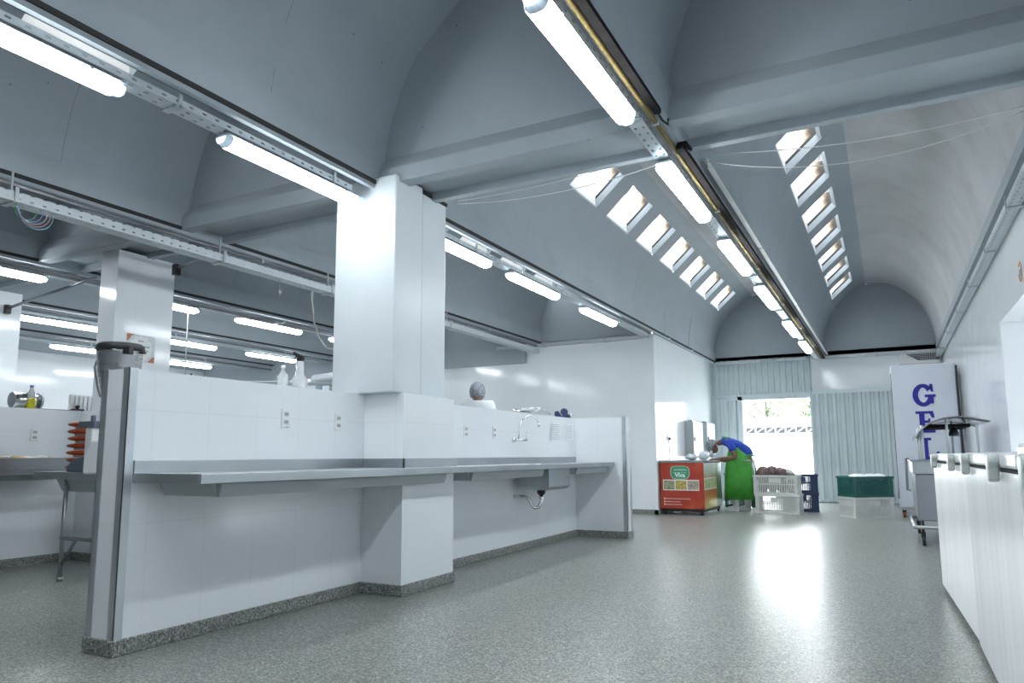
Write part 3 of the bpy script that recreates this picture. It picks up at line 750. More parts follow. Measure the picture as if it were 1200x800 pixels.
m = MB(); m.lathe([(.185, .0), (.19, .012), (.186, .035), (.165, .048), (.08, .058), (.001, .06)], (0, 0, .835), seg=32); m.box(.11, .165, -.15, -.09, .80, .85); m.box(.17, .215, -.02, .02, .815, .828); l = m.build('lid', M_black, r)
m = MB(); m.tube([(-.165, .02, .78), (-.22, .03, .77), (-.235, .03, .73), (-.20, .03, .60), (-.17, .03, .53), (-.12, .02, .52)], .009, 8); m.build('handle', M_steeld, r)

# poster on the kitchen column
r = thing('column_poster', 'square poster with a white scalloped badge and orange corners on the tall tiled column', 'poster', (-6.87, 4.70, 2.13))
m = MB(); m.box(0, .002, -.16, .16, -.14, .14); m.build('sheet', mat('poster paper', (.70, .74, .76), .4), r)
m = MB(); m.prism([(.13*(1+.06*math.cos(12*a))*math.cos(a), .13*(1+.06*math.cos(12*a))*math.sin(a)) for a in [2*PI*k/96 for k in range(96)]], 'x', .002, .003); m.build('badge', mat('badge white', (.86, .88, .88), .4), r)
M_terra = mat('terracotta print', (.55, .24, .13), .5)
for pp in ([(-.16, .14), (-.16, .06), (-.13, .08), (-.11, .12), (-.07, .14)], [(.16, -.14), (.16, -.07), (.13, -.09), (.09, -.13), (.08, -.14)]):
    m = MB(); m.prism(pp, 'x', .002, .0035); m.build('corner_ornament', M_terra, r)
m = MB()
for z, wd in ((.02, .085), (-.025, .08), (.075, .03)):
    y = -wd
    while y < wd: q = random.uniform(.008, .02); m.box(.003, .0038, y, y+q, z-.008, z+.008); y += q+.006
m.build('lettering', mat('poster ink', (.30, .35, .42), .6), r)

# counter with food, further kitchen partition
r = thing('kitchen_worktop', 'steel worktop against the far kitchen partition, carrying the food tray', 'worktop', (-7.0, 3.0, 0))
m = MB(); m.box(-.25, .264, -1.4, 1.084, .885, .909); m.box(.265, .28, -1.4, 1.10, .85, .91); m.box(-.25, .265, 1.085, 1.10, .85, .91); m.build('top', M_steeld, r, bevel=.003)
m = MB(); m.prism([(.05, .885), (.12, .885), (.10, .80), (.07, .80)], 'y', -1.3, 1.0); m.build('support_rail', M_rail, r)
r = thing('food_tray', 'large dark steel tray of pale food on the kitchen worktop', 'tray', (-6.92, 3.30, .91), 0)
m = MB(); a, b, h = .17, .70, .085
m.box(-a, a, -b, b, 0, .004); m.box(-a-.004, -a, -b, b, 0, h); m.box(a, a+.004, -b, b, 0, h); m.box(-a, a, -b-.004, -b, 0, h); m.box(-a, a, b, b+.004, 0, h); m.tube([(-a, -b, h), (a, -b, h), (a, b, h), (-a, b, h), (-a, -b, h)], .006, 6)
m.build('pan', M_steeld, r)
fm = [mat('pale dough', (.72, .70, .62), .6), mat('golden crust', (.50, .34, .08), .6), mat('pale slice', (.80, .80, .74), .6)]
for k in range(14):
    m = MB(); sx, sy, sz = random.uniform(.05, .09), random.uniform(.06, .10), random.uniform(.018, .03)
    m.ball((0, 0, 0), sx, sy, sz); o = m.build('pastry', [fm[k % 3]])
    o.location = (-6.92+random.uniform(-.08, .08), 2.78+k*.082, .985+random.uniform(0, .02)); o.rotation_euler = (random.uniform(-.2, .2), random.uniform(-.2, .2), random.uniform(0, 3))
    tag(o, 'flat pale pastry heaped in the large dark steel tray', 'pastry', 'pastries in the steel tray')
# sink table nearer
r = thing('sink_table', 'stainless steel sink table beside the partition end, with braced tube legs', 'table', (-5.9, 3.85, 0))
m = MB(); m.box(-.569, .75, -.294, .33, .855, .884); m.box(-.59, -.57, -.31, .33, .83, .885); m.box(-.57, .75, -.31, -.295, .83, .885); m.build('top', M_steel, r, bevel=.003)
m = MB(); m.prism([(-.28, .83), (.28, .83), (.22, .72), (-.22, .72)], 'x', -.33, .6); m.build('sink_basin', M_rail, r, bevel=.01)
for lx, ly in ((-.20, -.26), (.62, -.26), (-.20, .26), (.62, .26)):
    m = MB(); m.tube([(lx, ly, 0), (lx, ly, .83)], .017, 10); m.tube([(lx, ly, 0), (lx, ly, .03)], .024, 10); m.build('leg', M_steel, r)
m = MB(); m.box(-.22, .66, -.275, -.245, .33, .36); m.tube([(-.20, -.26, .12), (-.02, -.26, .33)], .012, 6); m.build('brace', M_steeld, r)
m = MB(); m.box(-.22, .66, .245, .275, .33, .36); m.build('brace', M_steeld, r)
m = MB(); m.tube([(.0, -.05, .72), (0, -.05, .55), (.04, -.05, .49), (.12, -.05, .47), (.3, -.05, .45)], .02, 8); m.build('drain_pipe', M_chrome, r)
# orange stack
for k in range(7):
    o = None
    r = thing('stacked_bowl', ['lowest', 'second lowest', 'third lowest', 'middle', 'third highest', 'second highest', 'topmost'][k]+' orange-rimmed bowl of the stack on the sink table', 'bowl', (-6.14+.008*math.sin(k*2), 3.72, .886+.060*k), k*.7, 'orange rimmed bowls in a stack')
    m = MB(); m.lathe([(.001, 0), (.055, 0), (.06, .02), (.075, .032)], seg=20); m.build('bowl', mat('milky plastic', (.66, .64, .62), .4), r, solid=.002)
    m = MB(); m.lathe([(.07, .018), (.10, .024), (.116, .036), (.10, .050), (.07, .055), (.001, .055)], seg=24); m.build('rim', M_orange, r)
r = thing('vegetable_cutter', 'grey and white vegetable cutter beside the orange stack', 'cutter', (-5.82, 3.59, .886), .1)
m = MB(); m.prism([(-.17, 0), (.12, 0), (.12, .08), (.02, .13), (-.10, .10), (-.17, .04)], 'y', -.07, .07); m.build('foot', M_bluegrey, r, bevel=.012)
m = MB(); m.box(.0, .08, -.05, .05, .10, .36); m.build('body', M_whitep, r, bevel=.01)
m = MB(); m.box(-.07, .11, -.06, .06, .36, .41); m.tube([(.02, 0, .41), (.02, 0, .46)], .02, 10); m.build('head', M_bluegrey, r, bevel=.01)
# top of the far kitchen partition
r = thing('oil_bottle', 'clear bottle half full of yellow oil with a blue cap', 'bottle', (-7.30, 3.90, 1.47))
m = MB(); m.lathe([(.001, 0), (.036, 0), (.038, .01), (.038, .11), (.030, .15), (.014, .19), (.014, .205)], seg=20); m.build('glass', M_clear, r)
m = MB(); m.lathe([(.001, .0), (.039, .0), (.0395, .01), (.0395, .10), (.001, .10)], seg=20); m.build('oil', mat('yellow oil', (.62, .60, .02), .1), r)
m = MB(); m.lathe([(.017, .205), (.017, .225), (.001, .225)], seg=14); m.build('cap', mat('blue cap', (.04, .09, .4), .4), r)
r = thing('steel_canister', 'horizontal shiny steel canister beside the oil bottle', 'canister', (-7.36, 3.88, 1.53), .0)
m = MB(); m.tube([(0, -.12, .02), (0, .12, .02)], .075, 24); m.build('drum', M_chrome, r)
m = MB(); m.tube([(0, .11, .02), (0, .13, .02)], .08, 24); m.build('lid', M_steel, r)
m = MB(); m.box(-.04, .04, -.10, .10, -.06, -.045); m.build('foot', M_steeld, r)
r = thing('slatted_rack', 'white ribbed plastic rack standing on the far partition top', 'rack', (-7.39, 4.46, 1.47))
m = MB(); 
for k in range(7): m.box(.05, .07, -.17+.045*k, -.145+.045*k, 0, .16)
m.box(-.05, .05, -.17, .15, 0, .012); m.box(.030, .036, -.17, .15, 0, .16); m.box(.048, .062, -.17, .15, .15, .165); m.box(.048, .062, -.17, .15, 0, .015); m.build('slats', M_whitep, r)
m = MB(); m.box(-.05, .07, .15, .21, 0, .17); m.build('end_panel', M_whitep, r, bevel=.006)
r = thing('black_clamp', 'small black knob clamp in front of the white ribbed rack', 'clamp', (-7.285, 4.34, 1.47))
m = MB(); m.box(-.02, .02, -.06, .06, 0, .02); m.build('bar', M_black, r, bevel=.004); m = MB(); m.lathe([(.014, .02), (.014, .03), (.022, .04), (.018, .055), (.001, .058)], seg=14); m.build('knob', M_black, r)
m = MB(); m.box(-7.262, -7.25, 3.98, 4.355, 1.468, 1.476); tag(m.build('edge_strip', M_steeld), 'dark metal strip on the edge of the far partition top', 'strip')
# ---------------------------------------------------------------- people
def skin_obj(name, joints, edges, root, mt, parent=None, sub=2):
    """joints: name -> (x,y,z, rx, ry)"""
    bm = bmesh.new(); lay = bm.verts.layers.skin.verify(); V = {}
    for k, j in joints.items():
        v = bm.verts.new(j[:3]); V[k] = v; v[lay].radius = (j[3], j[4] if len(j) > 4 else j[3]); v[lay].use_root = (k == root)
    for a, b in edges: bm.edges.new((V[a], V[b]))
    me = bpy.data.meshes.new(name); bm.to_mesh(me); bm.free(); me.materials.append(mt)
    o = bpy.data.objects.new(name, me); C.objects.link(o)
    if parent: o.parent = parent
    s = o.modifiers.new('skin', 'SKIN'); s.use_smooth_shade = True
    ss = o.modifiers.new('soft', 'SUBSURF'); ss.levels = sub; ss.render_levels = sub
    return o
M_skin = vary('brown skin', (.20, .10, .06), .06, 20, rough=.5)
M_skin2 = vary('tan skin', (.34, .19, .13), .06, 20, rough=.5)
M_blue = vary('blue cotton', (.025, .075, .46), .15, 12, rough=.85)
M_green = vary('green apron cloth', (.045, .30, .03), .18, 7, rough=.5)
M_wcloth = vary('white cotton', (.74, .77, .80), .06, 9, rough=.85)
M_net = mat('hairnet', (.33, .35, .37), .8)
def hairnet_mat():
    m = M_net; v = N(m, 'ShaderNodeTexVoronoi', feature='DISTANCE_TO_EDGE'); v.inputs['Scale'].default_value = 60
    tc = N(m, 'ShaderNodeTexCoord'); lk(m, tc.outputs['Object'], v.inputs['Vector'])
    lk(m, ramp(m, v.outputs['Distance'], [(.05, (.40, .44, .48)), (.16, (.10, .11, .13))]), bsdf(m).inputs['Base Color'])
hairnet_mat()
def head(mb, c, fwd, up, s=1.):
    """egg-shaped head with brow, nose, mouth, chin and ears; fwd and up orient it"""
    f = Vector(fwd).normalized(); u = Vector(up); u = (u-f*u.dot(f)).normalized(); r = u.cross(f); c = Vector(c)
    def W(x, y, z): return c+(r*x+f*y+u*z)*s
    n, seg = 16, 20; rings = []
    for i in range(n+1):
        t = -PI/2+PI*i/n; z = .118*math.sin(t); cr = math.cos(t)
        ring = []
        for k in range(seg):
            a = 2*PI*k/seg; x = .078*cr*math.cos(a); y = .096*cr*math.sin(a)
            if z < 0: x *= 1+z*1.5; y = y*(1+z*.6)+.012*(-z/.118)
            fr = max(0, math.sin(a))**6
            if -.035 < z < .02: y += fr*.012*(1-abs(z+.01)/.03 if abs(z+.01) < .03 else 0)*1.6
            if -.075 < z < -.05: y += fr*.005
            if .0 < z < .04: y += (max(0, math.sin(a))**2)*.003
            ring.append(mb.bm.verts.new(W(x, y, z)))
        rings.append(ring)
    for i in range(n):
        for k in range(seg):
            fc = mb.bm.faces.new((rings[i][k], rings[i][(k+1) % seg], rings[i+1][(k+1) % seg], rings[i+1][k])); fc.smooth = True
    for sx in (-1, 1):
        b0 = len(mb.bm.verts); mb.ball((0, 0, 0), .010*s, .020*s, .032*s, 10)
        mb.bm.verts.ensure_lookup_table()
        for v in mb.bm.verts[b0:]: q = v.co/s; v.co = W(sx*.080+q.x, q.y-.005, q.z-.01)
    mb.prismnose = None
    return W
def hand_bones(J, E, tag_, wr, palm, d, side, s=1.):
    """palm plus five separate curled fingers"""
    d = Vector(d).normalized(); side = Vector(side).normalized(); dn = Vector((0, 0, -1)); wr = Vector(wr)
    J[tag_+'p'] = (*(wr+d*.05*s), .026, .014); E.append((palm, tag_+'p'))
    for i, (off, ln) in enumerate(((-.030, .062), (-.010, .074), (.010, .078), (.030, .070))):
        b = wr+d*.085*s+side*off; J[tag_+'k%d' % i] = (*b, .010)
        m_ = b+d*ln*.5+dn*.008; e_ = m_+d*ln*.42+dn*.024
        J[tag_+'m%d' % i] = (*m_, .009); J[tag_+'e%d' % i] = (*e_, .008)
        E += [(tag_+'p', tag_+'k%d' % i), (tag_+'k%d' % i, tag_+'m%d' % i), (tag_+'m%d' % i, tag_+'e%d' % i)]
    t = wr+d*.035-side*.035; J[tag_+'t0'] = (*t, .011); J[tag_+'t1'] = (*(t+d*.035-side*.018+dn*.008), .009); E += [(tag_+'p', tag_+'t0'), (tag_+'t0', tag_+'t1')]

# worker bending over the chest freezer, facing -x
W_ = thing('person', 'person in blue shirt, green apron and hairnet bending over the orange chest freezer', 'person', (-2.42, 13.30, 0))
nearS, farS = -.17, .17
J = {'pel': (.13, 0, .93, .13, .15), 'ab': (.11, 0, 1.07, .12, .14), 'ch': (-.03, 0, 1.22, .13, .16), 'nk0': (-.21, 0, 1.25, .065), 'nk': (-.30, 0, 1.235, .050), 'hd0': (-.38, 0, 1.19, .055)}
E = [('pel', 'ab'), ('ab', 'ch'), ('ch', 'nk0'), ('nk0', 'nk'), ('nk', 'hd0')]
for n_, sy in (('n', -1), ('f', 1)):
    J[n_+'sh'] = (-.12, sy*.17, 1.22, .060); J[n_+'el'] = (.0+(.04 if sy > 0 else 0), sy*.24, .945, .040); J[n_+'fa'] = (-.20, sy*.21, .935, .037); J[n_+'wr'] = (-.35, sy*.13, .925, .026)
    E += [('ch', n_+'sh'), (n_+'sh', n_+'el'), (n_+'el', n_+'fa'), (n_+'fa', n_+'wr')]
    hand_bones(J, E, n_+'h', (-.35, sy*.13, .925), n_+'wr', (-1, -sy*.15, .02), (0, -sy, 0))
    lx = -.10 if sy < 0 else .07
    J[n_+'hp'] = (.12, sy*.095, .88, .10); J[n_+'kn'] = ((.12+lx)/2+.0, sy*.10, .50, .062); J[n_+'cf'] = (lx+.04, sy*.10, .34, .060); J[n_+'an'] = (lx+.05, sy*.10, .10, .040)
    E += [('pel', n_+'hp'), (n_+'hp', n_+'kn'), (n_+'kn', n_+'cf'), (n_+'cf', n_+'an')]
skin_obj('body', J, E, 'pel', M_skin, W_)
m = MB(); hw = head(m, (-.455, 0, 1.135), (-.55, 0, -.85), (-.83, 0, .55)); m.build('head', M_skin, W_)
def facial(parent, hw, sk):
    m = MB()
    for sx in (-1, 1): m.ball(hw(sx*.032, .088, .005), .011, .011, .009, 10)
    m.build('eyes', mat('eye', (.03, .02, .02), .3), parent)
    m = MB(); m.tube([hw(0, .092, .015), hw(0, .112, -.022), hw(0, .098, -.03)], [.007, .012, .008], 8); m.build('nose', sk, parent)
    m = MB(); m.tube([hw(-.024, .092, -.058), hw(0, .099, -.056), hw(.024, .092, -.058)], [.004, .006, .004], 6); m.build('mouth', mat('lips', (.22, .07, .06), .5), parent)
facial(W_, hw, M_skin)
m = MB()
for i in range(3):
    pass
rows = []
for i in range(9):
    t = (PI*.5+.30)*i/8-.40; rows.append([hw(.102*math.cos(t)*math.cos(2*PI*k/20), -.022+.120*math.cos(t)*math.sin(2*PI*k/20), .022+.125*math.sin(t)) for k in range(21)])
m.grid(rows); m.build('hairnet', M_net, W_, solid=.004)
m = MB(); m.tube([hw(.07, .05, -.03), hw(.05, .10, -.05), hw(0, .125, -.05), hw(-.05, .10, -.05), hw(-.07, .05, -.03)], [.018, .035, .042, .035, .018], 8); m.build('face_mask', M_wcloth, W_)
J = {'pel': (.135, 0, .90, .14, .17), 'ab': (.12, 0, 1.07, .14, .165), 'ch': (-.03, 0, 1.22, .145, .18), 'nk0': (-.22, 0, 1.25, .085), 'nk1': (-.30, 0, 1.235, .068)}
E = [('pel', 'ab'), ('ab', 'ch'), ('ch', 'nk0'), ('nk0', 'nk1')]
for n_, sy in (('n', -1), ('f', 1)):
    J[n_+'sh'] = (-.11, sy*.18, 1.215, .082); J[n_+'sl'] = (-.03, sy*.235, 1.06, .066); E += [('ch', n_+'sh'), (n_+'sh', n_+'sl')]
skin_obj('shirt', J, E, 'pel', M_blue, W_)
J = {'pel': (.13, 0, .88, .145, .165)}; E = []
for n_, sy in (('n', -1), ('f', 1)):
    lx = -.10 if sy < 0 else .07
    J[n_+'hp'] = (.12, sy*.10, .80, .115); J[n_+'kn'] = ((.12+lx)/2+.0, sy*.10, .50, .080); J[n_+'an'] = (lx+.045, sy*.10, .16, .068)
    E += [('pel', n_+'hp'), (n_+'hp', n_+'kn'), (n_+'kn', n_+'an')]
skin_obj('trousers', J, E, 'pel', M_wcloth, W_)
# apron: wraps the front and both sides, hanging straight from the chest
m = MB(); rows = []
prof = [(1.19, -.135, .03, .13), (1.10, -.155, .05, .17), (1.0, -.19, .18, .20), (.9, -.215, .24, .215), (.75, -.235, .27, .235), (.5, -.245, .275, .25), (.22, -.26, .275, .27)]
for z, xf, xb, hy in prof:
    row = []
    for k in range(25):
        t = k/24; a = PI*(t)   # from near side back, round the front, to far side back
        fold = .010*math.sin(t*38+z*4)*(1.2-z)
        cx = (xf+xb)/2; 
        if t < .3: q = t/.3; p = (xb+(xf+.06-xb)*q, -hy-fold)
        elif t > .7: q = (t-.7)/.3; p = (xf+.06+(xb-xf-.06)*q, hy+fold)
        else: q = (t-.3)/.4; p = (xf+.06-.06*math.sin(PI*q)-fold, -hy+2*hy*q)
        row.append((p[0], p[1], z))
    rows.append(row)
m.grid(rows); m.build('apron', M_green, W_, solid=.006)
m = MB(); m.tube([(-.10, -.10, 1.19), (-.16, -.10, 1.30), (-.24, -.06, 1.325), (-.27, 0, 1.32), (-.24, .06, 1.325), (-.16, .10, 1.30), (-.10, .10, 1.19)], .014, 6)
m.tube([(.17, -.215, .98), (.26, -.12, .99), (.29, 0, .99), (.26, .12, .99), (.17, .215, .98)], .014, 6); m.build('apron_strap', M_green, W_)
for sy in (-1, 1):
    lx = -.10 if sy < 0 else .07
    m = MB(); m.tube([(lx+.05, sy*.10, .05), (lx+.05, sy*.10, .27)], [.055, .068], 14)
    m.prism([(lx-.15, 0), (lx+.10, 0), (lx+.11, .08), (lx+.02, .11), (lx-.08, .085), (lx-.15, .045)], 'y', sy*.10-.048, sy*.10+.048); m.build('boot', M_white, W_, bevel=.012)

# person in white seen over the partition, back turned
P_ = thing('person', 'person in white with a hairnet, seen from behind above the partition', 'person', (-4.27, 7.2, 0))
J = {'pel': (0, 0, .98, .13, .17), 'ab': (0, 0, 1.15, .12, .15), 'ch': (0, 0, 1.36, .13, .18), 'nk0': (0, 0, 1.51, .07), 'nk': (0, .0, 1.64, .062)}
E = [('pel', 'ab'), ('ab', 'ch'), ('ch', 'nk0'), ('nk0', 'nk')]
for n_, sx in (('l', -1), ('r', 1)):
    J[n_+'sh'] = (sx*.18, 0, 1.46, .065); J[n_+'el'] = (sx*.25, .05, 1.17, .045); J[n_+'wr'] = (sx*.18, .27, 1.08, .028)
    E += [('ch', n_+'sh'), (n_+'sh', n_+'el'), (n_+'el', n_+'wr')]
    hand_bones(J, E, n_+'h', (sx*.18, .27, 1.08), n_+'wr', (-sx*.2, 1, -.1), (-sx, 0, 0))
    J[n_+'hp'] = (sx*.10, 0, .90, .095); J[n_+'kn'] = (sx*.11, .01, .50, .06); J[n_+'an'] = (sx*.11, -.02, .09, .04); J[n_+'to'] = (sx*.12, .14, .04, .035)
    E += [('pel', n_+'hp'), (n_+'hp', n_+'kn'), (n_+'kn', n_+'an'), (n_+'an', n_+'to')]
skin_obj('body', J, E, 'pel', M_skin2, P_)
m = MB(); hw = head(m, (0.0, .015, 1.735), (-.25, 1, -.1), (0, .1, 1)); m.build('head', M_skin2, P_); facial(P_, hw, M_skin2)
m = MB(); rows = []
for i in range(9):
    t = (PI*.5+.7)*i/8-.7; rows.append([hw(.094*math.cos(t)*math.cos(2*PI*k/20), -.012+.112*math.cos(t)*math.sin(2*PI*k/20), .018+.118*math.sin(t)) for k in range(21)])
m.grid(rows); m.build('hairnet', M_net, P_, solid=.004)
J = {'pel': (0, 0, .85, .16, .20), 'ab': (0, 0, 1.15, .15, .19), 'ch': (0, 0, 1.42, .15, .21), 'nk0': (0, 0, 1.635, .09)}
E = [('pel', 'ab'), ('ab', 'ch'), ('ch', 'nk0')]
for n_, sx in (('l', -1), ('r', 1)):
    J[n_+'sh'] = (sx*.185, 0, 1.575, .085); J[n_+'el'] = (sx*.25, .05, 1.17, .062); J[n_+'wr'] = (sx*.185, .25, 1.085, .045)
    E += [('ch', n_+'sh'), (n_+'sh', n_+'el'), (n_+'el', n_+'wr')]
skin_obj('coat', J, E, 'pel', M_wcloth, P_)
J = {'pel': (0, 0, .92, .14, .17)}; E = []
for n_, sx in (('l', -1), ('r', 1)):
    J[n_+'hp'] = (sx*.10, 0, .86, .11); J[n_+'kn'] = (sx*.11, .01, .50, .08); J[n_+'an'] = (sx*.11, -.01, .14, .065)
    E += [('pel', n_+'hp'), (n_+'hp', n_+'kn'), (n_+'kn', n_+'an')]
skin_obj('trousers', J, E, 'pel', M_wcloth, P_)

# ---------------------------------------------------------------- orange chest freezer
def orange_mat():
    m = mat('orange red print', (.45, .07, .03), .3)
    lk(m, ramp(m, noise(m, 3.2, 3), [(.3, (.36, .035, .025)), (.55, (.44, .055, .03)), (.75, (.54, .12, .05))]), bsdf(m).inputs['Base Color']); return m
def salad_mat(a, b, c, sc):
    m = mat('photo print', a, .35); lk(m, ramp(m, noise(m, sc, 4, .7), [(.35, a), (.5, b), (.65, c)]), bsdf(m).inputs['Base Color']); return m
Fz = thing('chest_freezer', 'orange printed chest freezer on castors with a green logo, by the worker', 'chest freezer', (-3.52, 12.08, 0), -.04)
FW, FD = .755, 1.18
m = MB(); m.box(0, FW, 0, FD, .10, .875); m.build('body', [orange_mat()], Fz, bevel=.012)
m = MB(); m.box(.03, FW-.03, .03, FD-.03, .055, .10); m.build('base', M_black, Fz)
m = MB(); m.box(-.01, FW+.01, -.01, FD+.01, .875, .91); m.build('lid', mat('grey lid edge', (.28, .33, .35), .35), Fz, bevel=.006)
for x, y in ((.06, .06), (FW-.06, .06), (.06, FD-.06), (FW-.06, FD-.06)):
    m = MB(); m.tube([(x-.014, y, .028), (x+.014, y, .028)], .028, 14); m.box(x-.02, x+.02, y-.012, y+.012, .04, .06); m.build('castor', M_black, Fz)
# side print with worn silver and green fields
m = MB(); m.box(FW, FW+.002, .02, FD-.02, .11, .865); sp_ = mat('side print', (.6, .6, .5), .3)
tc = N(sp_, 'ShaderNodeTexCoord'); sep = N(sp_, 'ShaderNodeSeparateXYZ'); lk(sp_, tc.outputs['Object'], sep.inputs[0])
h_ = math_n(sp_, 'ADD', sep.outputs[2], math_n(sp_, 'MULTIPLY', math_n(sp_, 'SUBTRACT', noise(sp_, 3.5, 4), .5), .35))
c_ = ramp(sp_, h_, [(.16, (.62, .55, .12)), (.28, (.58, .25, .10)), (.44, (.55, .13, .05)), (.60, (.50, .30, .18)), (.70, (.45, .55, .45)), (.84, (.68, .66, .66))])
gy = math_n(sp_, 'MULTIPLY', math_n(sp_, 'GREATER_THAN', sep.outputs[1], .80), .75)
lk(sp_, mixc(sp_, gy, c_, (.07, .28, .16)), bsdf(sp_).inputs['Base Color'])
m.build('side_print', sp_, Fz)
m = MB(); m.box(FW+.002, FW+.004, .02, .80, .42, .62); o = m.build('side_photo_strip', mat('white frame', (.8, .82, .8), .35), Fz)
for k in range(4):
    m = MB(); m.box(FW+.004, FW+.005, .04+.19*k, .04+.19*k+.17, .44, .60); m.build('photo', salad_mat((.10, .26, .16), (.50, .58, .20), (.62, .60, .45), 16+k), o)
def ftext(body, size, parent, loc, mt, name='lettering', ext=.0015, bold=0.):
    cu = bpy.data.curves.new(name, 'FONT'); cu.body = body; cu.size = size; cu.extrude = ext; cu.offset = bold; cu.align_x = 'CENTER'
    t = bpy.data.objects.new('tmp_text', cu); C.objects.link(t); bpy.context.view_layer.update()
    me = bpy.data.meshes.new_from_object(t.evaluated_get(bpy.context.evaluated_depsgraph_get())); bpy.data.objects.remove(t)
    me.transform(Matrix.Rotation(PI/2, 4, 'X')); me.materials.clear(); me.materials.append(mt)
    o = bpy.data.objects.new(name, me); C.objects.link(o); o.parent = parent; o.location = loc; return o
m = MB()
lx, lz = .355, .715
bl = [(lx+(.155 if abs(math.cos(a)) > .1 else .155)*math.copysign(abs(math.cos(a))**.55, math.cos(a))*(1-.06*math.sin(a)), lz+.105*math.copysign(abs(math.sin(a))**.62, math.sin(a))+.01*math.cos(2*a)) for a in [2*PI*k/48 for k in range(48)]]
m.prism([(lx+(p[0]-lx)*1.06, lz+(p[1]-lz)*1.08) for p in bl], 'y', -.0025, 0); lg = m.build('logo_badge', mat('badge rim', (.60, .68, .60), .4), Fz)
m = MB(); m.prism(bl, 'y', -.004, -.0025); m.build('badge_field', mat('badge green', (.06, .34, .20), .4), lg)
m = MB(); x = lx-.10
while x < lx+.10: q = random.uniform(.008, .02); m.box(x, x+q, -.006, -.004, lz+.028, lz+.048); x += q+.006
x = lx-.11
while x < lx+.12: q = random.uniform(.006, .014); m.box(x, x+q, -.006, -.004, lz-.012, lz-.004); x += q+.005
m.build('badge_small_lettering', mat('badge small print', (.55, .70, .58), .4), lg)
ftext('Viva', .105, lg, (lx, -.0045, lz-.085), mat('white print', (.82, .86, .84), .4), 'badge_lettering', bold=.003)
m = MB(); m.box(.055, .675, -.002, 0, .408, .588); fr = m.build('photo_strip', mat('white frame', (.8, .82, .8), .35), Fz)
for k, c3 in enumerate((((.06, .13, .10), (.28, .33, .18), (.50, .44, .34)), ((.30, .10, .05), (.60, .52, .14), (.12, .16, .10)), ((.07, .14, .12), (.42, .36, .28), (.60, .50, .40)))):
    m = MB(); m.box(.07+.205*k, .07+.205*k+.185, -.0035, -.002, .424, .572); m.build('photo', salad_mat(*c3, 11+3*k), fr)
m = MB()
for z, n_ in ((.268, .42), (.218, .25), (.172, .27)):
    m.lathe([(.001, 0), (.014, 0), (.014, .002), (.001, .002)], (0, 0, 0), 12) if False else m.box(.062, .09, -.002, 0, z-.012, z+.014)
    x = .10
    while x < .10+n_: q = random.uniform(.006, .016); m.box(x, x+q, -.002, 0, z-.006, z+.007); x += q+.005
m.build('contact_lines', mat('white small print', (.72, .62, .56), .4), Fz)
# things on the freezer
r = thing('plastic_bag', 'crumpled clear plastic bag lying on the orange chest freezer', 'bag', (-3.02, 12.32, .912))
m = MB(); random.seed(3)
m.ball((0, 0, .045), .10, .07, .045, 18)
for v in m.bm.verts: v.co += Vector((random.uniform(-.014, .014), random.uniform(-.014, .014), random.uniform(-.006, .03)))
m.build('bag', mat('crumpled clear film', (.62, .66, .68), .15), r)
r = thing('plastic_bag', 'puffed white plastic bag beside the worker on the freezer lid', 'bag', (-2.93, 12.85, .912))
m = MB(); m.ball((0, 0, .07), .09, .07, .075, 18)
for v in m.bm.verts: v.co += Vector((random.uniform(-.012, .012), random.uniform(-.012, .012), random.uniform(-.006, .02)))
m.build('bag', M_wcloth, r)
# wall boxes and charging cable on the glossy wall
for k, (y0, y1, z0, z1, l) in enumerate(((13.95, 14.75, .97, 1.66, 'white wall cabinet above the orange freezer, nearer one'), (15.15, 15.9, 1.0, 1.68, 'white wall cabinet above the orange freezer, one closer to the door'))):
    r = thing('wall_cabinet', l, 'wall cabinet', (-3.54, y0, z0), group='')
    r['group'] = 'cabinets on the glossy wall'
    m = MB(); m.box(0, .16, 0, y1-y0, 0, z1-z0); m.build('case', M_rail, r, bevel=.006)
    m = MB(); m.box(.16, .175, .01, y1-y0-.01, .01, z1-z0-.01); d_ = m.build('door', M_white, r, bevel=.006)
    m = MB(); m.box(.175, .19, .05, .08, .30, .38); m.build('handle', M_black, d_, bevel=.003)
    m = MB(); m.box(.02, .10, .2, .4, z1-z0, z1-z0+.03); m.build('top_bracket', M_steeld, r)
pipe('power_cable', 'thin black cable hanging down the glossy wall behind the orange freezer', 'cable', [(-3.53, 12.75, 1.27), (-3.52, 12.75, 1.10), (-3.525, 12.76, .9), (-3.52, 12.76, .6), (-3.52, 12.7, .2)], .008, M_black)
r = thing('power_socket', 'small socket with a black plug on the glossy wall', 'electrical socket', (-3.54, 12.75, 1.30))
m = MB(); m.box(0, .012, -.05, .05, -.05, .06); m.build('plate', M_whitep, r, bevel=.003); m = MB(); m.box(.012, .05, -.02, .02, -.03, .02); m.build('plug', M_black, r, bevel=.004)

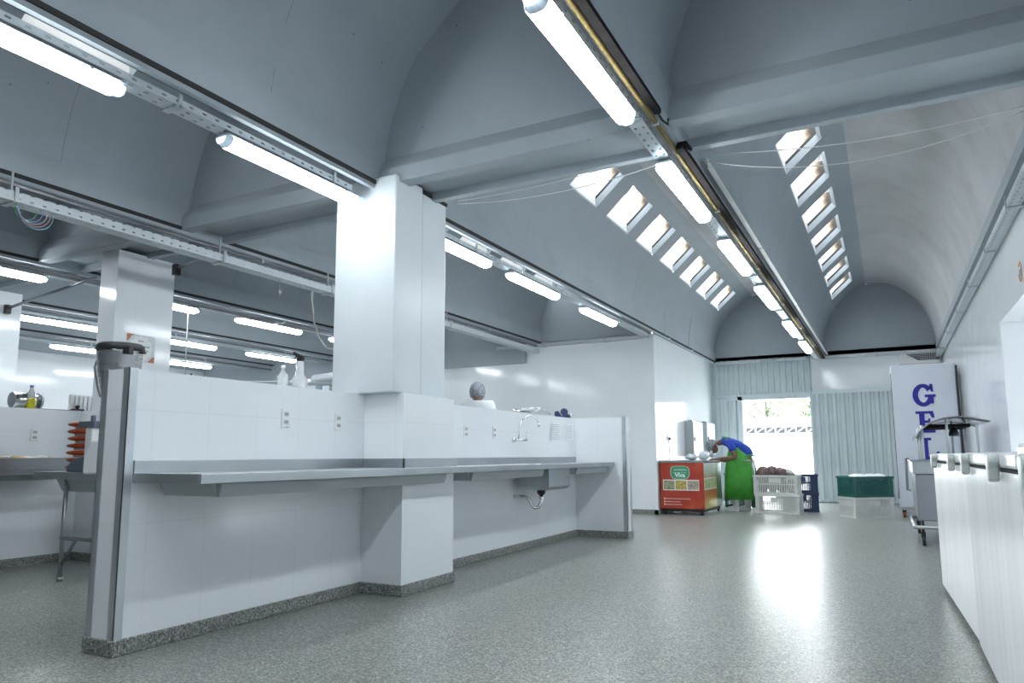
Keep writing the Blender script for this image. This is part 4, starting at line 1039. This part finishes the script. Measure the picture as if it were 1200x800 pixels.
# ---------------------------------------------------------------- crates
def crate(label, cx, cy, z, rz, mt, L=.62, D=.42, H=.325, group='stacked plastic crates by the doorway', fill=.29):
    m = MB(); a, b = L/2, D/2
    m.box(-a+.01, a-.01, -b+.01, b-.01, 0, .008)
    for (z0, z1, e) in ((0, .03, .004), (H-.035, H, .012), (H*.52-.008, H*.52+.008, .002)):
        ez = e
        m.box(-a-ez+.004, a+ez-.004, -b-ez+.004, -b+.012, z0, z1); m.box(-a-ez+.004, a+ez-.004, b-.012, b+ez-.004, z0, z1)
        m.box(-a-ez+.004, -a+.012, -b, b, z0, z1); m.box(a-.012, a+ez-.004, -b, b, z0, z1)
    def wall_(p, q):
        p = Vector(p); q = Vector(q); n = int((q-p).length/.028); d = (q-p)/n; nn = Vector((-d.y, d.x, 0)).normalized()*.004
        for i in range(n+1):
            c = p+d*i; solid = i in (0, 1, n-1, n)
            hw_ = d*(.5 if solid else fill)
            c0, c1 = c-hw_, c+hw_
            if i == 0: c0 = c
            if i == n: c1 = c
            m.hexa([(*(c0-nn).xy, .02), (*(c1-nn).xy, .02), (*(c1+nn).xy, .02), (*(c0+nn).xy, .02)], [(*(c0-nn).xy, H-.02), (*(c1-nn).xy, H-.02), (*(c1+nn).xy, H-.02), (*(c0+nn).xy, H-.02)])
        mid = (p+q)/2; e = d.normalized()*.10
        m.hexa([(*(mid-e-nn*1.3).xy, H*.60), (*(mid+e-nn*1.3).xy, H*.60), (*(mid+e+nn*1.3).xy, H*.60), (*(mid-e+nn*1.3).xy, H*.60)], [(*(mid-e-nn*1.3).xy, H*.84), (*(mid+e-nn*1.3).xy, H*.84), (*(mid+e+nn*1.3).xy, H*.84), (*(mid-e+nn*1.3).xy, H*.84)])
    A, B = a-.006, b-.006
    wall_((-A, -B, 0), (A, -B, 0)); wall_((-A, B, 0), (A, B, 0)); wall_((-A, -B, 0), (-A, B, 0)); wall_((A, -B, 0), (A, B, 0))
    o = m.build('plastic_crate', mt); o.location = (cx, cy, z); o.rotation_euler.z = rz
    return tag(o, label, 'crate', group)
crate('white slotted crate at the bottom of the stack in the doorway', -1.74, 13.20, 0, -.04, M_crate, .72, .46)
crate('white slotted crate on top of the doorway stack, holding dark packs', -1.76, 13.20, .326, -.04, M_crate, .72, .46)
cA = crate('white slotted crate under the green crate beside the tall cabinet', -.38, 12.87, 0, .62, M_crate, .66, .44)
crate('dark green slotted crate with white bags on a white crate', -.38, 12.87, .326, .62, M_teal, .68, .46)
crate('navy crate behind the white doorway stack, lower one', -1.46, 13.82, 0, .1, M_navy, .60, .40, fill=.44)
crate('navy crate behind the white doorway stack, upper one', -1.46, 13.82, .326, .1, M_navy, .60, .40, fill=.44)
crate('teal crate behind the worker, lower one', -2.62, 14.5, 0, .2, M_teal, .60, .40)
crate('blue crate behind the worker, upper one', -2.62, 14.5, .326, .2, mat('dull blue plastic', (.03, .13, .28), .4), .60, .40)
random.seed(11)
M_pack = vary('brown wrapped pack', (.13, .085, .08), .5, 22, rough=.25); M_pack2 = vary('pale grey pack', (.42, .40, .40), .3, 18, rough=.25)
for k, (dx, dy, dz, sx, sz, l, mt) in enumerate(((-.22, -.04, .27, .13, .15, 'dark wrapped pack heaped at the end of the white crate near the worker', M_pack), (-.08, .03, .30, .12, .13, 'dark wrapped pack in the middle of the white crate heap', M_pack),
    (.07, -.05, .30, .10, .10, 'brown pack leaning beside the pale one in the white crate', M_pack), (.16, .04, .32, .13, .05, 'pale tilted pack lying on the white crate heap', M_pack2), (.0, .10, .25, .14, .12, 'dark pack at the rear of the white crate', M_pack))):
    m = MB(); m.ball((0, 0, 0), sx*1.05, .12, sz*.95, 18)
    for v in m.bm.verts: v.co += Vector((random.uniform(-.008, .008), random.uniform(-.008, .008), random.uniform(-.010, .012)))
    o = m.build('wrapped_pack', mt, bevel=0); o.location = (-1.76+dx, 13.20+dy, .326+dz+.055); o.rotation_euler = (0, .35 if k == 3 else random.uniform(-.3, .3), random.uniform(-.3, .3)); tag(o, l, 'pack')
for k, dx in enumerate((-.24, -.08, .08, .24)):
    m = MB(); m.ball((0, 0, 0), .085, .17, .12, 14)
    for v in m.bm.verts: v.co += Vector((random.uniform(-.008, .008), random.uniform(-.008, .008), random.uniform(-.010, .012)))
    o = m.build('wrapped_pack', M_pack); o.location = (-1.76+dx, 13.20, .326+.13); tag(o, ('dark pack behind the slots of the upper white crate, at its worker end', 'dark pack behind the slots of the upper white crate, left of its middle', 'dark pack behind the slots of the upper white crate, right of its middle', 'dark pack behind the slots of the upper white crate, at its navy crate end')[k], 'pack')
for k, (dx, dy, sx) in enumerate(((-.10, -.02, .15), (.08, .04, .16), (.20, .14, .12))):
    m = MB(); m.ball((0, 0, 0), sx, .11, .05, 18)
    for v in m.bm.verts: v.co += Vector((0, 0, random.uniform(-.012, .015)))
    o = m.build('plastic_bag', M_whitep); o.location = (-.38+dx, 12.87+dy, .63); o.rotation_euler.z = .6
    tag(o, ('white bag in the green crate, over its open corner', 'white bag in the middle of the green crate', 'white bag in the green crate on the tall cabinet side')[k], 'bag')

# ---------------------------------------------------------------- tall white ice cabinet with blue letters
FILL = .29
r = thing('ice_cabinet', 'tall white cabinet on castors with blue letters down its front', 'cabinet', (.10, 13.0, 0))
m = MB(); m.box(0, .90, 0, 1.3, .16, 2.43); m.build('case', vary('white cabinet enamel', (.66, .70, .78), .04, 1.5, rough=.3), r, bevel=.015)
m = MB(); m.box(.02, .88, .02, 1.28, .12, .16); m.build('plinth', M_rail, r)
for z in (2.0, 1.15, .35):
    m = MB(); m.box(-.018, .0, .02, .06, z-.06, z+.06); m.build('hinge', M_galv, r, bevel=.003)
m = MB(); m.box(-.006, .001, .005, .016, .3, 2.3); m.build('door_seal', M_dark, r)
m = MB(); m.box(.901, .925, -.03, .09, .9, 2.38); m.build('side_shade', mat('painted side shade', (.03, .03, .035), .5), r)  # black strip painted in for the shade down the cabinet's side
for x, y in ((.06, .08), (.84, .08), (.06, 1.2), (.84, 1.2)):
    m = MB(); m.tube([(x-.018, y, .045), (x+.018, y, .045)], .045, 16, m=0); m.box(x-.025, x+.025, y-.02, y+.03, .06, .125, 1); m.build('castor', [mat('orange castor', (.45, .10, .03), .5), M_black], r)
def slab_letter(ch, x, z, hgt):
    m = MB(); s = hgt; y0, y1 = -.006, 0; cnt = [0]
    def bx(a, b, c, d):
        cnt[0] += 1; m.box(x+a*s, x+b*s, y0-.0007*cnt[0], y1, z+c*s, z+d*s)
    if ch in 'EL':
        bx(.14, .36, .0, 1.0); bx(.0, .5, 0, .12)
        if ch == 'E':
            bx(.0, .72, .88, 1.0); m.prism([(x+.56*s, z+.9*s), (x+.74*s, z+.9*s), (x+.76*s, z+.68*s), (x+.66*s, z+.68*s)], 'y', y0, y1)
            bx(.3, .56, .45, .57); bx(.50, .58, .36, .66)
        else: bx(.0, .5, .88, 1.0)
        bx(.3, .76, 0, .12); m.prism([(x+.58*s, z+.1*s), (x+.76*s, z+.1*s), (x+.80*s, z+.36*s), (x+.70*s, z+.36*s)], 'y', y0, y1)
    else:
        n = 28; a0, a1 = (.2*PI, 1.95*PI) if ch == 'G' else (0, 2*PI)
        for k in range(n):
            t0 = a0+(a1-a0)*k/n; t1 = a0+(a1-a0)*(k+1)/n
            P = lambda t, ro: (x+(.40+ro*math.cos(t))*s, z+(.5+ro*1.22*math.sin(t))*s)
            wi = lambda t: .41-(.13+.09*abs(math.cos(t)))
            m.prism([P(t0, .41), P(t1, .41), P(t1, wi(t1)), P(t0, wi(t0))], 'y', y0, y1)
        if ch == 'G':
            bx(.46, .88, .40, .52); bx(.60, .80, .12, .46); m.prism([(x+.66*s, z+.98*s), (x+.78*s, z+.98*s), (x+.80*s, z+.62*s), (x+.70*s, z+.66*s)], 'y', y0, y1)
    return m.build('letter', M_blueletter, r)
slab_letter('G', .29, 1.75, .36); slab_letter('E', .31, 1.335, .34); slab_letter('L', .33, .915, .34); slab_letter('O', .30, .50, .34)
# vent grille over the cabinet
r = thing('vent_grille', 'white framed grille with dark openings over the tall cabinet', 'vent', (.30, 16.40, 2.82))
m = MB(); m.box(0, .72, 0, .07, 0, .26); m.build('frame', M_whitep, r, bevel=.005)
m = MB(); m.prism([(.12, .20), (.70, .20), (.70, .06), (.34, .06)], 'y', -.004, 0); m.build('opening', M_black, r)
m = MB()
for k in range(5): m.box(.14+.05*k if k > 2 else .14, .70, -.010, -.004, .185-.028*k, .192-.028*k)
for k in range(14): m.box(.18+.04*k, .186+.04*k, -.010, -.004, .06 if .18+.04*k > .34 else .14, .20)
m.build('slat', M_galv, r)

# ---------------------------------------------------------------- food warmer trolley
r = thing('serving_trolley', 'grey steel serving trolley with a curved glass canopy beside the tall cabinet', 'trolley', (.22, 9.12, 0))
m = MB(); m.box(.02, .72, .02, 1.5, .27, .78); m.build('body', vary('grey steel panel', (.30, .32, .35), .06, 2, rough=.35, metal=.6), r, bevel=.01)
m = MB(); m.box(0, .74, 0, 1.52, .78, .925); m.box(-.02, .76, -.02, 1.54, .915, .93); m.build('top', M_steel, r, bevel=.006)
m = MB(); m.tube([(-.02, .0, .20), (.74, .0, .20), (.74, 1.52, .20), (-.02, 1.52, .20), (-.02, .0, .20)], .02, 8); m.build('bumper_rail', M_steel, r)
for x, y in ((.06, .04), (.68, .04), (.06, 1.46), (.68, 1.46)):
    m = MB(); m.tube([(x-.016, y, .05), (x+.016, y, .05)], .05, 16); m.box(x-.022, x+.022, y-.015, y+.03, .08, .15); m.tube([(x, y, .14), (x, y, .27)], .014, 8); m.build('castor', M_black, r)
m = MB(); m.tube([(-.03, .10, .95), (-.06, .10, .95), (-.06, .10, .60), (-.03, .10, .60)], .014, 8); m.build('push_handle', M_steeld, r)
m = MB(); cv = [(.06, 1.18), (.10, 1.26), (.20, 1.345), (.33, 1.39), (.48, 1.405), (.62, 1.385), (.76, 1.345)]
m.grid([[(x, y, z) for x, z in cv] for y in (0.0, .3, .6, .9, 1.2, 1.5)]); m.build('canopy', mat('tinted canopy glass', (.40, .47, .50), .08, .0, trans=.5), r, solid=.008)
for yy in (0, 1.5):
    m = MB(); m.tube([(x, yy, z) for x, z in cv], .009, 6); m.build('canopy_frame', M_steeld, r)
for x, y in ((.12, .06), (.36, .06), (.64, .06), (.12, .74), (.45, .74), (.12, 1.44), (.64, 1.44)):
    zt = 1.26+.13*math.sin(PI*min(1, (x)/.8)); m = MB(); m.tube([(x, y, .925), (x, y, zt)], .014, 10); m.build('post', mat('clear acrylic post', (.75, .80, .83), .15, trans=.3), r)
m = MB(); m.box(.18, .60, .25, 1.3, 1.30, 1.335); m.build('lamp_bar', M_dark, r)
m = MB(); m.lathe([(.001, 1.30), (.03, 1.29), (.06, 1.22), (.065, 1.20)], (.45, .45, 0), 18); m.build('warming_lamp', M_steel, r)

# ---------------------------------------------------------------- white chest freezers seen from the back
M_fbody = mat('white freezer sheet', (.80, .83, .85), .22); f_ = noise(M_fbody, 1., 4, .6, sc=(10, 10, .7))
lk(M_fbody, ramp(M_fbody, f_, [(.3, (.74, .77, .80)), (.7, (.86, .88, .89))]), bsdf(M_fbody).inputs['Base Color'])
M_hinge = mat('translucent white hinge cover', (.66, .71, .69), .3)
def wfreezer(name, label, loc, rz, L, lids, hinges, top):
    r = thing('chest_freezer', label, 'chest freezer', loc, rz, 'white chest freezers against the outer wall')
    m = MB(); m.box(0, .66, 0, L, .04, .938); m.build('body', M_fbody, r, bevel=.012)
    for x, y in ((.06, .08), (.60, .08), (.06, L-.08), (.60, L-.08)):
        m = MB(); m.tube([(x, y, 0), (x, y, .045)], .03, 12); m.build('foot', M_black, r)
    m = MB(); m.box(.006, .65, .01, L-.01, .93, .955); m.build('lid_seal', M_gap, r)
    for (a, b) in lids:
        m = MB(); m.box(-.005, .67, a+.004, b-.004, .950, top); m.build('lid', M_fbody, r, bevel=.012)
    for y in hinges:
        m = MB()
        m.prism([(y-.046, .972), (y-.040, .99), (y-.02, 1.001), (y+.02, 1.001), (y+.040, .99), (y+.046, .972), (y+.032, .95), (y+.028, .912), (y+.012, .900), (y-.012, .900), (y-.028, .912), (y-.032, .95)], 'x', -.040, -.004); h = m.build('hinge_cover', M_hinge, r, bevel=.010)
    return r
wfreezer('a', 'white chest freezer seen from its back, the one nearest the serving trolley', (.352, 4.42, 0), .034, 1.83, ((0, .84), (.84, 1.83)), (.46, 1.51), 1.004)
wfreezer('b', 'middle white chest freezer of the three, hinges facing the room', (.345, 2.64, 0), .0, 1.74, ((0, .80), (.80, 1.74)), (.41, 1.46), 1.006)
wfreezer('c', 'white chest freezer cut off by the picture edge', (.345, .86, 0), .0, 1.74, ((0, .80), (.80, 1.74)), (.41, 1.46), 1.03)
# round sign on the outer wall
r = thing('wall_sign', 'small round orange and blue sign on the outer tiled wall above the recess', 'sign', (XR-.003, 7.05, 2.50))
m = MB()
for k in range(30):
    a, b = 2*PI*k/36+.9, 2*PI*(k+1)/36+.9; P = lambda t, q: (q*math.cos(t), q*math.sin(t))
    m.prism([P(a, .085), P(b, .085), P(b, .062), P(a, .062)], 'x', -.003, 0)
m.build('ring', mat('orange ring', (.55, .25, .12), .5), r)
m = MB(); m.box(-.003, 0, -.04, .03, -.03, -.012); m.box(-.003, 0, -.02, .04, .0, .02); m.build('mark', mat('blue mark', (.18, .25, .45), .5), r)

# ---------------------------------------------------------------- outside the doorway
M_lat = mat('white painted steel', (.85, .86, .86), .5)
r = thing('lattice_truss', 'white lattice truss seen through the open doorway', 'truss', (-4.6, 21.9, 0))
m = MB(); m.box(0, .06, 0, .06, -.02, 1.86); m.box(4.14, 4.2, 0, .06, -.02, 1.86); m.build('post_pair', M_lat, r)
m = MB(); m.box(0, 4.2, 0, .06, 1.56, 1.62); m.box(0, 4.2, 0, .06, 1.80, 1.86); m.build('chord', M_lat, r)
x = .02
while x < 4.1:
    m = MB(); m.tube([(x, .03, 1.60), (x, .03, 1.82)], .016, 6); m.tube([(x, .03, 1.61), (x+.26, .03, 1.81)], .012, 6); m.build('web', M_lat, r); x += .28
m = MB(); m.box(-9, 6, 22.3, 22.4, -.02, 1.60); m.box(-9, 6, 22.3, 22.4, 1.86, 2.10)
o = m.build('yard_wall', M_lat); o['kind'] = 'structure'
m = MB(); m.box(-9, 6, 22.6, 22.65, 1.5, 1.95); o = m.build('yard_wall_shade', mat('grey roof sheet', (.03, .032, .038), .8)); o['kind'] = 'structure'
random.seed(5)
M_leaf = [vary('mid green leaf', (.055, .095, .03), .3, 3, rough=.6), vary('pale leaf', (.085, .13, .05), .3, 3, rough=.6)]  # two plain leaf greens, the second paler
M_bark = mat('bark', (.04, .035, .03), .9)
for k, (x, y, h, rd, l) in enumerate(((-6.9, 30, 4.1, 1.5, 'leafy tree outside, showing beside the door frame near the worker'), (-4.6, 32, 4.3, 1.4, 'leafy tree outside, in the middle of the doorway view'), (-2.2, 31, 3.7, 1.0, 'small leafy tree outside, near the sliding door edge'))):
    r = thing('tree', l, 'tree', (x, y, 0), group='trees outside the doorway')
    m = MB(); m.tube([(0, 0, 0), (.1, 0, 1.5), (0, .1, h*.8)], [.14, .10, .04], 8)
    for q in range(7):
        a = q*2.4; m.tube([(.05, 0, h*(.4+.05*q)), (math.cos(a)*rd*.7, math.sin(a)*rd*.7, h*(.62+.05*q))], [.04, .012], 5)
    m.build('trunk', M_bark, r)
    for mi in range(2):
        m = MB()
        for q in range(700):
            a = random.uniform(0, 2*PI); e = random.uniform(-.9, 1); rr = rd*random.uniform(.5, 1)
            p = Vector((rr*math.cos(a)*math.sqrt(1-e*e*.8), rr*math.sin(a)*math.sqrt(1-e*e*.8), h*.78+e*rd*.72))
            d1 = Vector((random.uniform(-1, 1), random.uniform(-1, 1), random.uniform(-1, 1))).normalized(); d2 = d1.orthogonal().normalized(); s_ = random.uniform(.05, .10)
            m.face([p-d1*s_, p+d2*s_*.5, p+d1*s_, p-d2*s_*.5])
        m.build('foliage', M_leaf[mi], r)
